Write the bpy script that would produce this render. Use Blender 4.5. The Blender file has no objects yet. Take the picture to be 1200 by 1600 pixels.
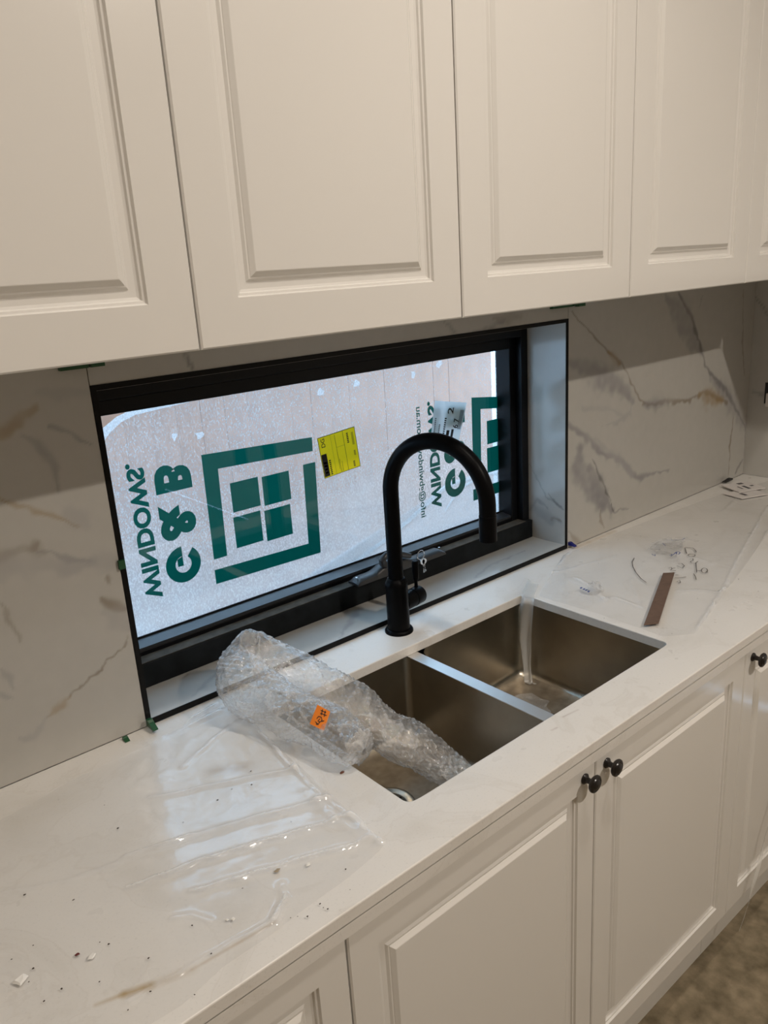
import bpy, bmesh, math, random
import numpy as np
from mathutils import Vector, Matrix, noise as mnoise
random.seed(7)
S = bpy.context.scene
COL = S.collection
ZC = 0.9                      # height of the worktop; everything below is written with the worktop at z = 0

# ------------------------------------------------------------------ camera
F_PX = 1246.265
CAM = np.array([-0.47866, -1.31804, 0.79049])
YAW, PITCH, ROLL = 0.689286, 0.295308, -0.0643416
cy, sy, cp, sp = math.cos(YAW), math.sin(YAW), math.cos(PITCH), math.sin(PITCH)
fw = np.array([sy*cp, cy*cp, -sp]); r0 = np.array([cy, -sy, 0.0]); u0 = np.cross(r0, fw)
rt = math.cos(ROLL)*r0 + math.sin(ROLL)*u0
up = -math.sin(ROLL)*r0 + math.cos(ROLL)*u0
cd = bpy.data.cameras.new('camera'); cam = bpy.data.objects.new('camera', cd); COL.objects.link(cam)
cd.sensor_fit = 'HORIZONTAL'; cd.sensor_width = 36.0; cd.lens = F_PX/1200*36.0
cd.clip_start = 0.02
M4 = Matrix(((rt[0], up[0], -fw[0], CAM[0]), (rt[1], up[1], -fw[1], CAM[1]), (rt[2], up[2], -fw[2], CAM[2]+ZC), (0, 0, 0, 1)))
cam.matrix_world = M4
S.camera = cam

# ------------------------------------------------------------------ world, exposure
w = bpy.data.worlds.new('overcast_sky'); S.world = w; w.use_nodes = True
bg = w.node_tree.nodes['Background']; bg.inputs[0].default_value = (0.44, 0.69, 1.0, 1); bg.inputs[1].default_value = 5.6
S.view_settings.view_transform = 'Standard'; S.view_settings.look = 'None'
S.view_settings.exposure = 0.0; S.view_settings.gamma = 1.0; S.view_settings.use_curve_mapping = False
pl = bpy.data.lights.new('window_portal', 'AREA'); pl.shape = 'RECTANGLE'; pl.size = 1.25; pl.size_y = 0.63
pl.cycles.is_portal = True
po = bpy.data.objects.new('window_portal', pl); COL.objects.link(po)
po.location = (0.636, 0.26, 0.32+ZC); po.rotation_euler = (math.radians(-90), 0, 0)   # faces into the room
LAMP_POWER = 17.9
LAMP_COLOR = (1.0, 0.905, 0.80)
LAMPS = [(0.98, -2.43), (0.45, -1.05), (-0.85, -1.10), (-0.70, -2.43)]  # last two are unseen lamps, added as fill for the left side and front
LAMP_GAIN = [2.45, 0.60, 0.36, 0.22]
CEIL = 2.05

# ------------------------------------------------------------------ helpers
def ray(u, v): return fw + rt*(u-600)/F_PX + up*(800-v)/F_PX
def Zp(u, v, z=0.0): d = ray(u, v); return CAM + d*((z-CAM[2])/d[2])
def Yp(u, v, y=0.0): d = ray(u, v); return CAM + d*((y-CAM[1])/d[1])
def Xp(u, v, x=0.0): d = ray(u, v); return CAM + d*((x-CAM[0])/d[0])

def tag(o, label=None, cat=None, group=None, kind=None):
    if label: o['label'] = label
    if cat: o['category'] = cat
    if group: o['group'] = group
    if kind: o['kind'] = kind
    return o
def link(name, me, mat=None, parent=None, smooth=False):
    o = bpy.data.objects.new(name, me); COL.objects.link(o)
    if mat is not None and not me.materials: me.materials.append(mat)
    if parent is not None:
        o.parent = parent
        if parent.type == 'EMPTY' or True:
            o.matrix_parent_inverse = Matrix.Translation(-Vector(parent.location)) if parent.parent is None else Matrix.Identity(4)
    if smooth:
        me.polygons.foreach_set('use_smooth', [True]*len(me.polygons))
    return o
def mesh(name, verts, faces, mat=None, parent=None, smooth=False):
    me = bpy.data.meshes.new(name); me.from_pydata([tuple(map(float, v)) for v in verts], [], faces); me.update()
    return link(name, me, mat, parent, smooth)
def empty(name, loc, label=None, cat=None, group=None):
    o = bpy.data.objects.new(name, None); COL.objects.link(o); o.location = loc; o.empty_display_size = 0.05
    return tag(o, label, cat, group)
BOXF = [(0,3,2,1),(4,5,6,7),(0,1,5,4),(1,2,6,5),(2,3,7,6),(3,0,4,7)]
class MB:
    def __init__(s): s.v = []; s.f = []
    def add(s, v, f):
        n = len(s.v); s.v += [tuple(map(float, p)) for p in v]; s.f += [tuple(i+n for i in q) for q in f]; return s
    def box(s, x0, x1, y0, y1, z0, z1):
        return s.add([(x0,y0,z0),(x1,y0,z0),(x1,y1,z0),(x0,y1,z0),(x0,y0,z1),(x1,y0,z1),(x1,y1,z1),(x0,y1,z1)], BOXF)
    def lathe(s, prof, o=(0,0,0), axis=(0,0,1), n=32, cap=True):
        a = Vector(axis).normalized(); t = Vector((1,0,0)) if abs(a.x) < .9 else Vector((0,1,0))
        e1 = a.cross(t).normalized(); e2 = a.cross(e1); o = Vector(o); v = []; f = []
        for r, h in prof:
            for k in range(n):
                th = 2*math.pi*k/n; v.append(o + a*h + (e1*math.cos(th)+e2*math.sin(th))*r)
        for i in range(len(prof)-1):
            for k in range(n):
                f.append((i*n+k, i*n+(k+1)%n, (i+1)*n+(k+1)%n, (i+1)*n+k))
        if cap:
            f.append(tuple(range(n-1, -1, -1))); f.append(tuple((len(prof)-1)*n+k for k in range(n)))
        return s.add(v, f)
    def tube(s, pts, rad, n=20, cap=True):
        P = [Vector(p) for p in pts]; v = []; f = []
        prev = None
        for i, p in enumerate(P):
            t = (P[min(i+1, len(P)-1)] - P[max(i-1, 0)]).normalized()
            if prev is None:
                ref = Vector((0,0,1)) if abs(t.z) < .9 else Vector((1,0,0)); e1 = t.cross(ref).normalized()
            else:
                e1 = (prev - t*prev.dot(t)).normalized()
            e2 = t.cross(e1); prev = e1
            r = rad[i] if hasattr(rad, '__len__') else rad
            for k in range(n):
                th = 2*math.pi*k/n; v.append(p + (e1*math.cos(th)+e2*math.sin(th))*r)
        for i in range(len(P)-1):
            for k in range(n): f.append((i*n+k, i*n+(k+1)%n, (i+1)*n+(k+1)%n, (i+1)*n+k))
        if cap:
            f.append(tuple(range(n-1, -1, -1))); f.append(tuple((len(P)-1)*n+k for k in range(n)))
        return s.add(v, f)
    def build(s, name, mat=None, parent=None, smooth=False, bevel=0, segs=2, autosmooth=False):
        o = mesh(name, s.v, s.f, mat, parent, smooth)
        bm = bmesh.new(); bm.from_mesh(o.data); bmesh.ops.recalc_face_normals(bm, faces=bm.faces); bm.to_mesh(o.data); bm.free()
        if smooth:
            o.data.polygons.foreach_set('use_smooth', [True]*len(o.data.polygons))
            try: o.data.set_sharp_from_angle(angle=math.radians(40))
            except Exception: pass
        if bevel:
            m = o.modifiers.new('bevel', 'BEVEL'); m.width = bevel; m.segments = segs; m.limit_method = 'ANGLE'; m.angle_limit = math.radians(40)
        return o
def box(name, x0, x1, y0, y1, z0, z1, mat=None, parent=None, bevel=0):
    return MB().box(x0, x1, y0, y1, z0, z1).build(name, mat, parent, bevel=bevel)

# ------------------------------------------------------------------ materials
MATS = {}
def new_mat(name):
    m = bpy.data.materials.new(name); m.use_nodes = True; MATS[name] = m
    nt = m.node_tree; return m, nt, nt.nodes['Principled BSDF'], nt.nodes['Material Output']
def pmat(name, col, rough=.5, metal=0, spec=.5, noise=0, nscale=8, bump=0, bscale=200, coat=0, dark=None, ndetail=4):
    m, nt, b, out = new_mat(name)
    b.inputs['Base Color'].default_value = (*col, 1); b.inputs['Roughness'].default_value = rough
    b.inputs['Metallic'].default_value = metal; b.inputs['Specular IOR Level'].default_value = spec
    if coat: b.inputs['Coat Weight'].default_value = coat; b.inputs['Coat Roughness'].default_value = .06
    tc = nt.nodes.new('ShaderNodeTexCoord')
    if noise:
        n = nt.nodes.new('ShaderNodeTexNoise'); n.inputs['Scale'].default_value = nscale; n.inputs['Detail'].default_value = ndetail
        nt.links.new(tc.outputs['Object'], n.inputs['Vector'])
        r = nt.nodes.new('ShaderNodeValToRGB')
        dk = dark or tuple(c*(1-noise) for c in col)
        r.color_ramp.elements[0].position = .3; r.color_ramp.elements[0].color = (*dk, 1)
        r.color_ramp.elements[1].position = .7; r.color_ramp.elements[1].color = (*col, 1)
        nt.links.new(n.outputs['Fac'], r.inputs['Fac']); nt.links.new(r.outputs['Color'], b.inputs['Base Color'])
    if bump:
        n2 = nt.nodes.new('ShaderNodeTexNoise'); n2.inputs['Scale'].default_value = bscale; n2.inputs['Detail'].default_value = 3
        nt.links.new(tc.outputs['Object'], n2.inputs['Vector'])
        bp = nt.nodes.new('ShaderNodeBump'); bp.inputs['Strength'].default_value = bump; bp.inputs['Distance'].default_value = .002
        nt.links.new(n2.outputs['Fac'], bp.inputs['Height']); nt.links.new(bp.outputs['Normal'], b.inputs['Normal'])
    return m
def schlick(nt, f0=.04, normal=None, scale=1.0):
    """two-sided Fresnel reflectance of a thin sheet"""
    g = nt.nodes.new('ShaderNodeNewGeometry'); d = nt.nodes.new('ShaderNodeVectorMath'); d.operation = 'DOT_PRODUCT'
    nt.links.new(g.outputs['Incoming'], d.inputs[0]); nt.links.new(normal if normal is not None else g.outputs['Normal'], d.inputs[1])
    a = nt.nodes.new('ShaderNodeMath'); a.operation = 'ABSOLUTE'; nt.links.new(d.outputs['Value'], a.inputs[0])
    s1 = nt.nodes.new('ShaderNodeMath'); s1.operation = 'SUBTRACT'; s1.inputs[0].default_value = 1; s1.use_clamp = True; nt.links.new(a.outputs[0], s1.inputs[1])
    p = nt.nodes.new('ShaderNodeMath'); p.operation = 'POWER'; p.inputs[1].default_value = 5; nt.links.new(s1.outputs[0], p.inputs[0])
    m = nt.nodes.new('ShaderNodeMath'); m.operation = 'MULTIPLY_ADD'; m.inputs[1].default_value = (1-f0)*scale; m.inputs[2].default_value = f0; nt.links.new(p.outputs[0], m.inputs[0])
    return m.outputs[0]
def film_mat(name, alpha=.12, tint=(.95,.97,1), rough=.1, attr=None, bump=.3, bscale=60, spec=.5, f0=.05):
    """thin clear plastic: mostly see-through, a little haze, glossy"""
    m, nt, b, out = new_mat(name)
    b.inputs['Base Color'].default_value = (*tint, 1); b.inputs['Roughness'].default_value = rough; b.inputs['Specular IOR Level'].default_value = spec
    tr = nt.nodes.new('ShaderNodeBsdfTransparent'); mx = nt.nodes.new('ShaderNodeMixShader')
    gl = nt.nodes.new('ShaderNodeBsdfGlossy'); gl.inputs['Roughness'].default_value = rough
    mx2 = nt.nodes.new('ShaderNodeMixShader')
    tc = nt.nodes.new('ShaderNodeTexCoord')
    n = nt.nodes.new('ShaderNodeTexNoise'); n.inputs['Scale'].default_value = bscale; n.inputs['Detail'].default_value = 3
    nt.links.new(tc.outputs['Object'], n.inputs['Vector'])
    bp = nt.nodes.new('ShaderNodeBump'); bp.inputs['Strength'].default_value = bump; bp.inputs['Distance'].default_value = .004
    nt.links.new(n.outputs['Fac'], bp.inputs['Height'])
    for nd in (b, gl): nt.links.new(bp.outputs['Normal'], nd.inputs['Normal'])
    nt.links.new(schlick(nt, f0, bp.outputs['Normal'], .8), mx2.inputs[0]); nt.links.new(tr.outputs[0], mx2.inputs[1]); nt.links.new(gl.outputs[0], mx2.inputs[2])
    mx.inputs[0].default_value = alpha
    if attr:
        at = nt.nodes.new('ShaderNodeAttribute'); at.attribute_name = attr
        nt.links.new(at.outputs['Fac'], mx.inputs[0])
    nt.links.new(mx2.outputs[0], mx.inputs[1]); nt.links.new(b.outputs[0], mx.inputs[2]); nt.links.new(mx.outputs[0], out.inputs['Surface'])
    return m
def attr_mat(name, attr, rough=.3, spec=.5, nscale=30, namt=.06):
    m, nt, b, out = new_mat(name)
    at = nt.nodes.new('ShaderNodeAttribute'); at.attribute_name = attr
    tc = nt.nodes.new('ShaderNodeTexCoord'); n = nt.nodes.new('ShaderNodeTexNoise'); n.inputs['Scale'].default_value = nscale; n.inputs['Detail'].default_value = 6
    nt.links.new(tc.outputs['Object'], n.inputs['Vector'])
    mr = nt.nodes.new('ShaderNodeMapRange'); mr.inputs['To Min'].default_value = 1-namt; mr.inputs['To Max'].default_value = 1+namt
    nt.links.new(n.outputs['Fac'], mr.inputs['Value'])
    mul = nt.nodes.new('ShaderNodeVectorMath'); mul.operation = 'SCALE'
    nt.links.new(at.outputs['Color'], mul.inputs[0]); nt.links.new(mr.outputs[0], mul.inputs['Scale'])
    nt.links.new(mul.outputs[0], b.inputs['Base Color'])
    b.inputs['Roughness'].default_value = rough; b.inputs['Specular IOR Level'].default_value = spec
    return m

WHITE = pmat('satin_white_lacquer', (.74, .72, .685), rough=.13, spec=.4)
CARC = pmat('white_board', (.66, .645, .61), rough=.45)
PLASTER = pmat('painted_plaster', (.72, .71, .69), rough=.85, noise=.04, nscale=3)
PLASTER_RAW = pmat('unpainted_plasterboard', (.46, .38, .27), rough=.9, noise=.08, nscale=2)
CONC = pmat('dusty_concrete', (.29, .235, .155), rough=.8, noise=.5, nscale=26, bump=.8, bscale=70, dark=(.12, .095, .055), ndetail=10)
MARBLE = attr_mat('veined_marble', 'vein', rough=.15, spec=.5, namt=.05)
COUNTER = attr_mat('white_quartz', 'vein', rough=.26, spec=.5, nscale=55, namt=.05)
BLACK = pmat('matt_black_metal', (.003, .003, .0035), rough=.36, spec=.07)
BLACKTRIM = pmat('black_trim', (.005, .005, .005), rough=.4, spec=.15)
ALU = pmat('black_powder_coat', (.005, .0055, .007), rough=.4, spec=.2)
DUSTY = pmat('dusty_black_aluminium', (.013, .016, .018), rough=.6, spec=.15, noise=.6, nscale=22)
DUST = pmat('brown_dust', (.10, .085, .065), rough=.9, noise=.5, nscale=40)
KNOB = pmat('oil_rubbed_black', (.012, .010, .009), rough=.28, spec=.5)
STEEL = pmat('brushed_steel', (.43, .39, .32), rough=.30, metal=1, noise=.12, nscale=18)
STEELF = pmat('dusty_steel', (.42, .36, .28), rough=.45, metal=.75, noise=.35, nscale=45, ndetail=8)
STEELD = pmat('dark_steel', (.16, .145, .12), rough=.4, metal=.9)
STEELB = pmat('polished_steel', (.74, .73, .71), rough=.38, metal=.8)
CHROME = pmat('chrome', (.7, .7, .7), rough=.15, metal=1)
GREENPL = pmat('green_plastic', (.010, .075, .025), rough=.4)
BLUEPL = pmat('blue_plastic', (.01, .015, .16), rough=.4)
DARKPL = pmat('black_plastic', (.012, .012, .012), rough=.5)
STICK = pmat('brown_hardboard', (.155, .095, .066), rough=.75, noise=.25, nscale=60)
CARD = pmat('white_card', (.70, .665, .64), rough=.6)
INK = pmat('grey_ink', (.10, .095, .10), rough=.6)
MARKER = pmat('marker_ink', (.10, .085, .075), rough=.5)
BLUEINK = pmat('blue_ink', (.03, .06, .25), rough=.5)
BLACKINK = pmat('black_ink', (.01, .01, .01), rough=.6)
ORANGE = pmat('orange_sticker', (.85, .23, .012), rough=.55)
FLAKE = pmat('white_flake', (.80, .79, .76), rough=.7)
CRUMB = pmat('dark_crumb', (.06, .045, .035), rough=.9)
REDCH = pmat('red_crumb', (.12, .02, .02), rough=.8)
RUST = pmat('rusty_fragment', (.16, .055, .03), rough=.8)
TIMBER = pmat('weathered_paling', (.50, .255, .165), rough=.85, noise=.25, nscale=9)
RENDERW = pmat('pale_render', (.80, .82, .84), rough=.9, noise=.05, nscale=3)
GROUND = pmat('outside_paving', (.42, .40, .38), rough=.9, noise=.2, nscale=6)
FILM_L = film_mat('protective_sheet_clear', attr='haze', bump=.25, bscale=25, rough=.12)
WRAP = film_mat('bubble_wrap_plastic', alpha=.2, tint=(.90, .92, .94), rough=.07, attr='haze', bump=.9, bscale=110, spec=.8, f0=.14)
WAD = film_mat('crumpled_clear_plastic', alpha=.08, tint=(.85, .90, .96), rough=.06, bump=.8, bscale=120, spec=.8)
STRIP = film_mat('clear_strip', alpha=.42, tint=(.80, .80, .78), rough=.12, bump=.25, bscale=40)

def glass_mat():
    m, nt, b, out = new_mat('window_glass')
    tr = nt.nodes.new('ShaderNodeBsdfTransparent'); tr.inputs[0].default_value = (.93, .96, .96, 1)
    gl = nt.nodes.new('ShaderNodeBsdfGlossy'); gl.inputs['Roughness'].default_value = .02
    mx = nt.nodes.new('ShaderNodeMixShader'); nt.links.new(schlick(nt, .035), mx.inputs[0]); nt.links.new(tr.outputs[0], mx.inputs[1]); nt.links.new(gl.outputs[0], mx.inputs[2])
    nt.links.new(mx.outputs[0], out.inputs['Surface']); return m
GLASS = glass_mat()
def winfilm_mat(name, lo, hi, col):
    """milky protective film on the outside of the pane: specks and scratches scatter daylight"""
    m, nt, b, out = new_mat(name); nt.nodes.remove(b)
    tc = nt.nodes.new('ShaderNodeTexCoord')
    tr = nt.nodes.new('ShaderNodeBsdfTransparent'); tl = nt.nodes.new('ShaderNodeBsdfTranslucent'); tl.inputs[0].default_value = (*col, 1)
    df = nt.nodes.new('ShaderNodeBsdfDiffuse'); df.inputs[0].default_value = (*col, 1)
    m1 = nt.nodes.new('ShaderNodeMixShader'); m1.inputs[0].default_value = .25
    nt.links.new(tl.outputs[0], m1.inputs[1]); nt.links.new(df.outputs[0], m1.inputs[2])
    n1 = nt.nodes.new('ShaderNodeTexNoise'); n1.inputs['Scale'].default_value = 380; n1.inputs['Detail'].default_value = 5
    n2 = nt.nodes.new('ShaderNodeTexNoise'); n2.inputs['Scale'].default_value = 5; n2.inputs['Detail'].default_value = 4
    mp = nt.nodes.new('ShaderNodeMapping'); mp.inputs['Scale'].default_value = (1, 1, .6)
    nt.links.new(tc.outputs['Object'], mp.inputs[0]); nt.links.new(mp.outputs[0], n1.inputs['Vector']); nt.links.new(tc.outputs['Object'], n2.inputs['Vector'])
    r1 = nt.nodes.new('ShaderNodeMapRange'); r1.inputs['From Min'].default_value = .45; r1.inputs['From Max'].default_value = .78; r1.inputs['To Min'].default_value = 0; r1.inputs['To Max'].default_value = .42
    nt.links.new(n1.outputs['Fac'], r1.inputs['Value'])
    r2 = nt.nodes.new('ShaderNodeMapRange'); r2.inputs['From Min'].default_value = .35; r2.inputs['From Max'].default_value = .65; r2.inputs['To Min'].default_value = lo; r2.inputs['To Max'].default_value = hi
    nt.links.new(n2.outputs['Fac'], r2.inputs['Value'])
    ad = nt.nodes.new('ShaderNodeMath'); ad.operation = 'ADD'; ad.use_clamp = True
    # extra haze painted in towards the bottom, imitating the paler, brighter view outside
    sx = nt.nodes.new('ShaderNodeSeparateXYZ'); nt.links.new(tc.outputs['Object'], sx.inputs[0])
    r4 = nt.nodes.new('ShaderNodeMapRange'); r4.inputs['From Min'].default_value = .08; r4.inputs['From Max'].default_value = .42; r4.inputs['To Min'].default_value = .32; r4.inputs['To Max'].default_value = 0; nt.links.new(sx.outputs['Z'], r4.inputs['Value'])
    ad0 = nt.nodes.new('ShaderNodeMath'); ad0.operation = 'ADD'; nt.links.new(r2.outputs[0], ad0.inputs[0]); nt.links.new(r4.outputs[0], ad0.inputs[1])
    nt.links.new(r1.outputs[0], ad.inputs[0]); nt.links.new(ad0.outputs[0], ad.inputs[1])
    mx = nt.nodes.new('ShaderNodeMixShader'); nt.links.new(ad.outputs[0], mx.inputs[0]); nt.links.new(tr.outputs[0], mx.inputs[1]); nt.links.new(m1.outputs[0], mx.inputs[2])
    nt.links.new(mx.outputs[0], out.inputs['Surface']); return m
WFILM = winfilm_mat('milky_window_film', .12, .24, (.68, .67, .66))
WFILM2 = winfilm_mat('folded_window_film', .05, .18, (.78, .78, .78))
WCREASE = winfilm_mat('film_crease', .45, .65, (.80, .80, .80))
def print_mat(name, col, opac=1.0, front=.35):
    m, nt, b, out = new_mat(name); nt.nodes.remove(b)
    tl = nt.nodes.new('ShaderNodeBsdfTranslucent'); tl.inputs[0].default_value = (*col, 1)
    df = nt.nodes.new('ShaderNodeBsdfDiffuse'); df.inputs[0].default_value = (*col, 1)
    mx = nt.nodes.new('ShaderNodeMixShader'); mx.inputs[0].default_value = front
    nt.links.new(tl.outputs[0], mx.inputs[1]); nt.links.new(df.outputs[0], mx.inputs[2]); nt.links.new(mx.outputs[0], out.inputs['Surface']); return m
GREENP = print_mat('green_film_print', (.001, .075, .055))
YELLOW = print_mat('yellow_paper', (.80, .60, .015), front=.6)
PAPER = print_mat('white_paper', (.72, .76, .76), front=.5)

# ------------------------------------------------------------------ the shell of the room
XL, XR, YF = -2.1, 2.303, -4.6
WOP, HOP = 1.272, 0.637        # window opening in the wall
fl = box('floor', XL, XR, YF, 0.30, -1.0, -0.9, CONC); tag(fl, 'bare dusty concrete floor below the base cabinets', kind='structure')
wb = MB(); wb.box(XL, 0, .012, .225, -.9, CEIL).box(WOP, XR, .012, .225, -.9, CEIL).box(0, WOP, .012, .225, -.9, -.03).box(0, WOP, .012, .225, HOP+.01, CEIL)
wall_back = wb.build('wall_back', PLASTER); tag(wall_back, 'back wall with the low window behind the sink', kind='structure')
wall_right = box('wall_right', XR+.012, XR+.15, YF, .25, -.9, CEIL, PLASTER); tag(wall_right, 'right hand wall clad in veined marble', kind='structure')
o = box('wall_left', XL-.12, XL, YF, .25, -.9, CEIL, PLASTER_RAW); tag(o, 'bare plasterboard side wall of the kitchen', kind='structure')
o = box('wall_front', XL-.12, XR+.15, YF-.12, YF, -.9, CEIL, PLASTER_RAW); tag(o, 'bare plasterboard wall facing the sink', kind='structure')
o = box('ceiling', XL-.12, XR+.15, YF-.12, .25, CEIL, CEIL+.1, PLASTER_RAW); tag(o, 'bare plasterboard ceiling with round downlights', kind='structure')

# ---- marble slabs with their veins
def seg_dist(P, A, B):
    d = B-A; L = max((d*d).sum(), 1e-12); t = np.clip(((P-A)@d)/L, 0, 1)
    return np.linalg.norm(P-(A+t[:, None]*d), axis=1), t
def smooth_noise(P, s, seed=0.0):
    return np.array([mnoise.noise(Vector((p[0]*s+seed, p[1]*s-seed*.7, seed*1.3))) for p in P])
def vein_colours(P, veins, base, seed=0.0):
    n1 = smooth_noise(P, 9, seed); n2 = smooth_noise(P, 9, seed+31); n3 = smooth_noise(P, 45, seed+5); n4 = smooth_noise(P, 45, seed+77)
    n5 = smooth_noise(P, 110, seed+41)
    Q = P + np.stack([n1*.010+n3*.006+n5*.0025, n2*.010+n4*.006-n5*.0025], 1)
    C = np.tile(np.array(base), (len(P), 1)); cl = smooth_noise(P, 4, seed+11)
    C *= (1+.035*cl)[:, None]
    for pts, wid, col, st in veins:
        pts = np.array(pts); best = np.full(len(P), 9.0); frac = np.zeros(len(P)); n = len(pts)-1
        for i in range(n):
            d, t = seg_dist(Q, pts[i], pts[i+1]); m = d < best; best[m] = d[m]; frac[m] = (i+t[m])/n
        wv = wid*(.40+.55*np.sin(np.pi*np.clip(frac, 0.04, .96)))*(1+.8*n1+.5*n4)
        a = st*np.exp(-(best/np.maximum(wv, 1e-3))**3)*np.clip(1+.5*n2+.25*n4, .3, 1.5)
        a = np.clip(a*.8, 0, .95)[:, None]
        C = C*(1-a)+np.array(col)*a
    return C
def slab(name, origin, ea, eb, la, lb, n, thick, veins, parent, step=.0036, base=(.50, .487, .455), mat=None, seed=0.0):
    origin, ea, eb, n = map(np.array, (origin, ea, eb, n))
    na, nb = max(2, int(la/step)+1), max(2, int(lb/step)+1)
    A, B = np.meshgrid(np.linspace(0, la, na), np.linspace(0, lb, nb), indexing='ij'); ab = np.stack([A.ravel(), B.ravel()], 1)
    V = origin + ab[:, :1]*ea + ab[:, 1:]*eb
    F = []
    for i in range(na-1):
        for j in range(nb-1):
            k = i*nb+j; F.append((k, k+nb, k+nb+1, k+1))
    C = vein_colours(ab, veins, base, seed)
    m = len(V); cs = [0, (na-1)*nb, na*nb-1, nb-1]
    V = np.vstack([V, V[cs], V[cs]-n*thick]); C = np.vstack([C, np.tile(np.array(base), (8, 1))])
    F += [(m, m+4, m+5, m+1), (m+1, m+5, m+6, m+2), (m+2, m+6, m+7, m+3), (m+3, m+7, m+4, m), (m+4, m+7, m+6, m+5)]
    o = mesh(name, V, F, mat or MARBLE, parent)
    at = o.data.color_attributes.new('vein', 'FLOAT_COLOR', 'POINT')
    at.data.foreach_set('color', np.hstack([C, np.ones((len(C), 1))]).astype(np.float32).ravel())
    return o
GREY, DGREY, GOLD, BROWN, PALE = (.25, .245, .255), (.14, .135, .135), (.34, .23, .10), (.21, .165, .11), (.40, .39, .385)
def pv(pts, sc, ox, oy, fn):            # crop pixels -> slab coordinates
    return [fn(ox+u/sc, oy+v/sc) for u, v in pts]
ZT = .78
# right slab, local a = x - WOP, b = z
fR = lambda u, v: (lambda p: (p[0]-WOP, p[2]))(Yp(u, v, 0))
cR = lambda pts: pv(pts, 3.333, 840, 430, fR)
veinsR = [
 (cR([(175,195),(330,350),(385,420),(440,470),(530,640),(560,670)]), .004, BROWN, .75), (cR([(370,400),(400,440),(430,465)]), .012, GOLD, .6),
 (cR([(165,470),(250,490),(350,530),(450,600),(490,660)]), .030, GREY, .75), (cR([(490,650),(480,720),(400,770),(330,800)]), .010, PALE, .7), (cR([(240,680),(350,700),(450,730)]), .012, PALE, .5),
 (cR([(660,110),(740,200),(800,290),(850,400)]), .045, GREY, .55), (cR([(735,95),(800,220),(840,350),(870,480),(980,590),(1080,790)]), .010, DGREY, .7),
 (cR([(900,520),(1000,640),(1080,800)]), .03, GREY, .5),
 (cR([(550,670),(690,665),(800,640),(880,610),(990,660)]), .010, BROWN, .7), (cR([(840,620),(890,630),(960,650)]), .030, GOLD, .65), (cR([(560,670),(680,680)]), .02, GREY, .6),
 (cR([(160,775),(250,840),(340,930),(440,970),(520,1050),(680,1020)]), .012, GREY, .8), (cR([(300,860),(400,950),(500,1030)]), .02, PALE, .7),
 (cR([(225,900),(220,1000),(270,1110),(350,1190),(385,1225)]), .026, GREY, .85), (cR([(270,1000),(320,1100),(370,1190)]), .022, GREY, .8), (cR([(285,960),(310,1010),(340,1080),(395,1235)]), .004, DGREY, .9), (cR([(395,1235),(430,1215),(480,1220)]), .004, GREY, .7),
 (cR([(1070,80),(1065,350),(1075,520)]), .006, BROWN, .55), (cR([(1020,740),(1000,870),(990,1060)]), .006, BROWN, .7), (cR([(1065,970),(1030,1030)]), .01, DGREY, .7), (cR([(1080,800),(1075,1000)]), .008, GREY, .6),
 (cR([(330,1220),(330,1280),(350,1320)]), .004, BROWN, .6), (cR([(860,110),(840,180)]), .005, GREY, .5), (cR([(160,1340),(230,1400)]), .012, BROWN, .4)]
slab('marble_slab', (WOP+.0008, 0, 0), (1,0,0), (0,0,1), XR-WOP-.001, ZT, (0,-1,0), .0115, veinsR, wall_back, seed=2.0)
fL = lambda u, v: (lambda p: (p[0]-XL, p[2]))(Yp(u, v, 0))
cL = lambda pts: pv(pts, 2.354, 0, 560, fL)
veinsL = [
 (cL([(-60,300),(10,280),(60,240),(110,210),(135,180)]), .008, GOLD, .6), (cL([(100,290),(150,310),(210,380),(215,480)]), .007, GREY, .45), (cL([(190,250),(250,270),(350,320)]), .0035, GREY, .7),
 (cL([(-80,480),(0,525),(60,550),(150,570),(230,590),(290,615)]), .005, GOLD, .65), (cL([(260,560),(320,620)]), .02, PALE, .5),
 (cL([(-80,720),(0,730),(60,725),(130,710),(150,685)]), .007, BROWN, .6), (cL([(130,690),(150,720),(170,730)]), .012, BROWN, .5), (cL([(150,720),(230,738),(330,740)]), .005, GREY, .7), (cL([(-80,780),(0,770),(200,775),(340,745)]), .018, PALE, .75), (cL([(330,745),(420,740)]), .02, PALE, .5),
 (cL([(370,875),(410,895),(460,915)]), .010, BROWN, .6), (cL([(395,790),(400,815)]), .005, BROWN, .5), (cL([(380,930),(440,960),(480,990)]), .02, PALE, .5),
 (cL([(475,1030),(400,1100),(330,1170),(250,1260)]), .004, BROWN, .65), (cL([(260,1250),(220,1290),(180,1325)]), .006, GOLD, .65), (cL([(180,1325),(130,1390),(60,1400)]), .008, PALE, .7),
 (cL([(0,900),(30,960),(80,1040)]), .005, BROWN, .4), (cL([(20,1140),(70,1210)]), .005, GREY, .4), (cL([(10,1220),(50,1250)]), .004, GREY, .4), (cL([(150,130),(330,125)]), .01, PALE, .5)]
slab('marble_slab', (XL, 0, 0), (1,0,0), (0,0,1), -XL-.0008, ZT, (0,-1,0), .0115, veinsL, wall_back, seed=5.0)
fT = lambda u, v: (lambda p: (p[0], p[2]-HOP))(Yp(u, v, 0))
veinsT = [([fT(285,553), fT(300,580)], .005, DGREY, .7), ([fT(690,505), fT(712,520)], .006, DGREY, .5), ([fT(770,500), fT(815,497)], .012, BROWN, .4), ([fT(740,520), fT(790,500)], .006, GREY, .5)]
slab('marble_slab', (.0008, 0, HOP), (1,0,0), (0,0,1), WOP-.0016, ZT-HOP, (0,-1,0), .0115, veinsT, wall_back, step=.006, seed=8.0)
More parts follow.
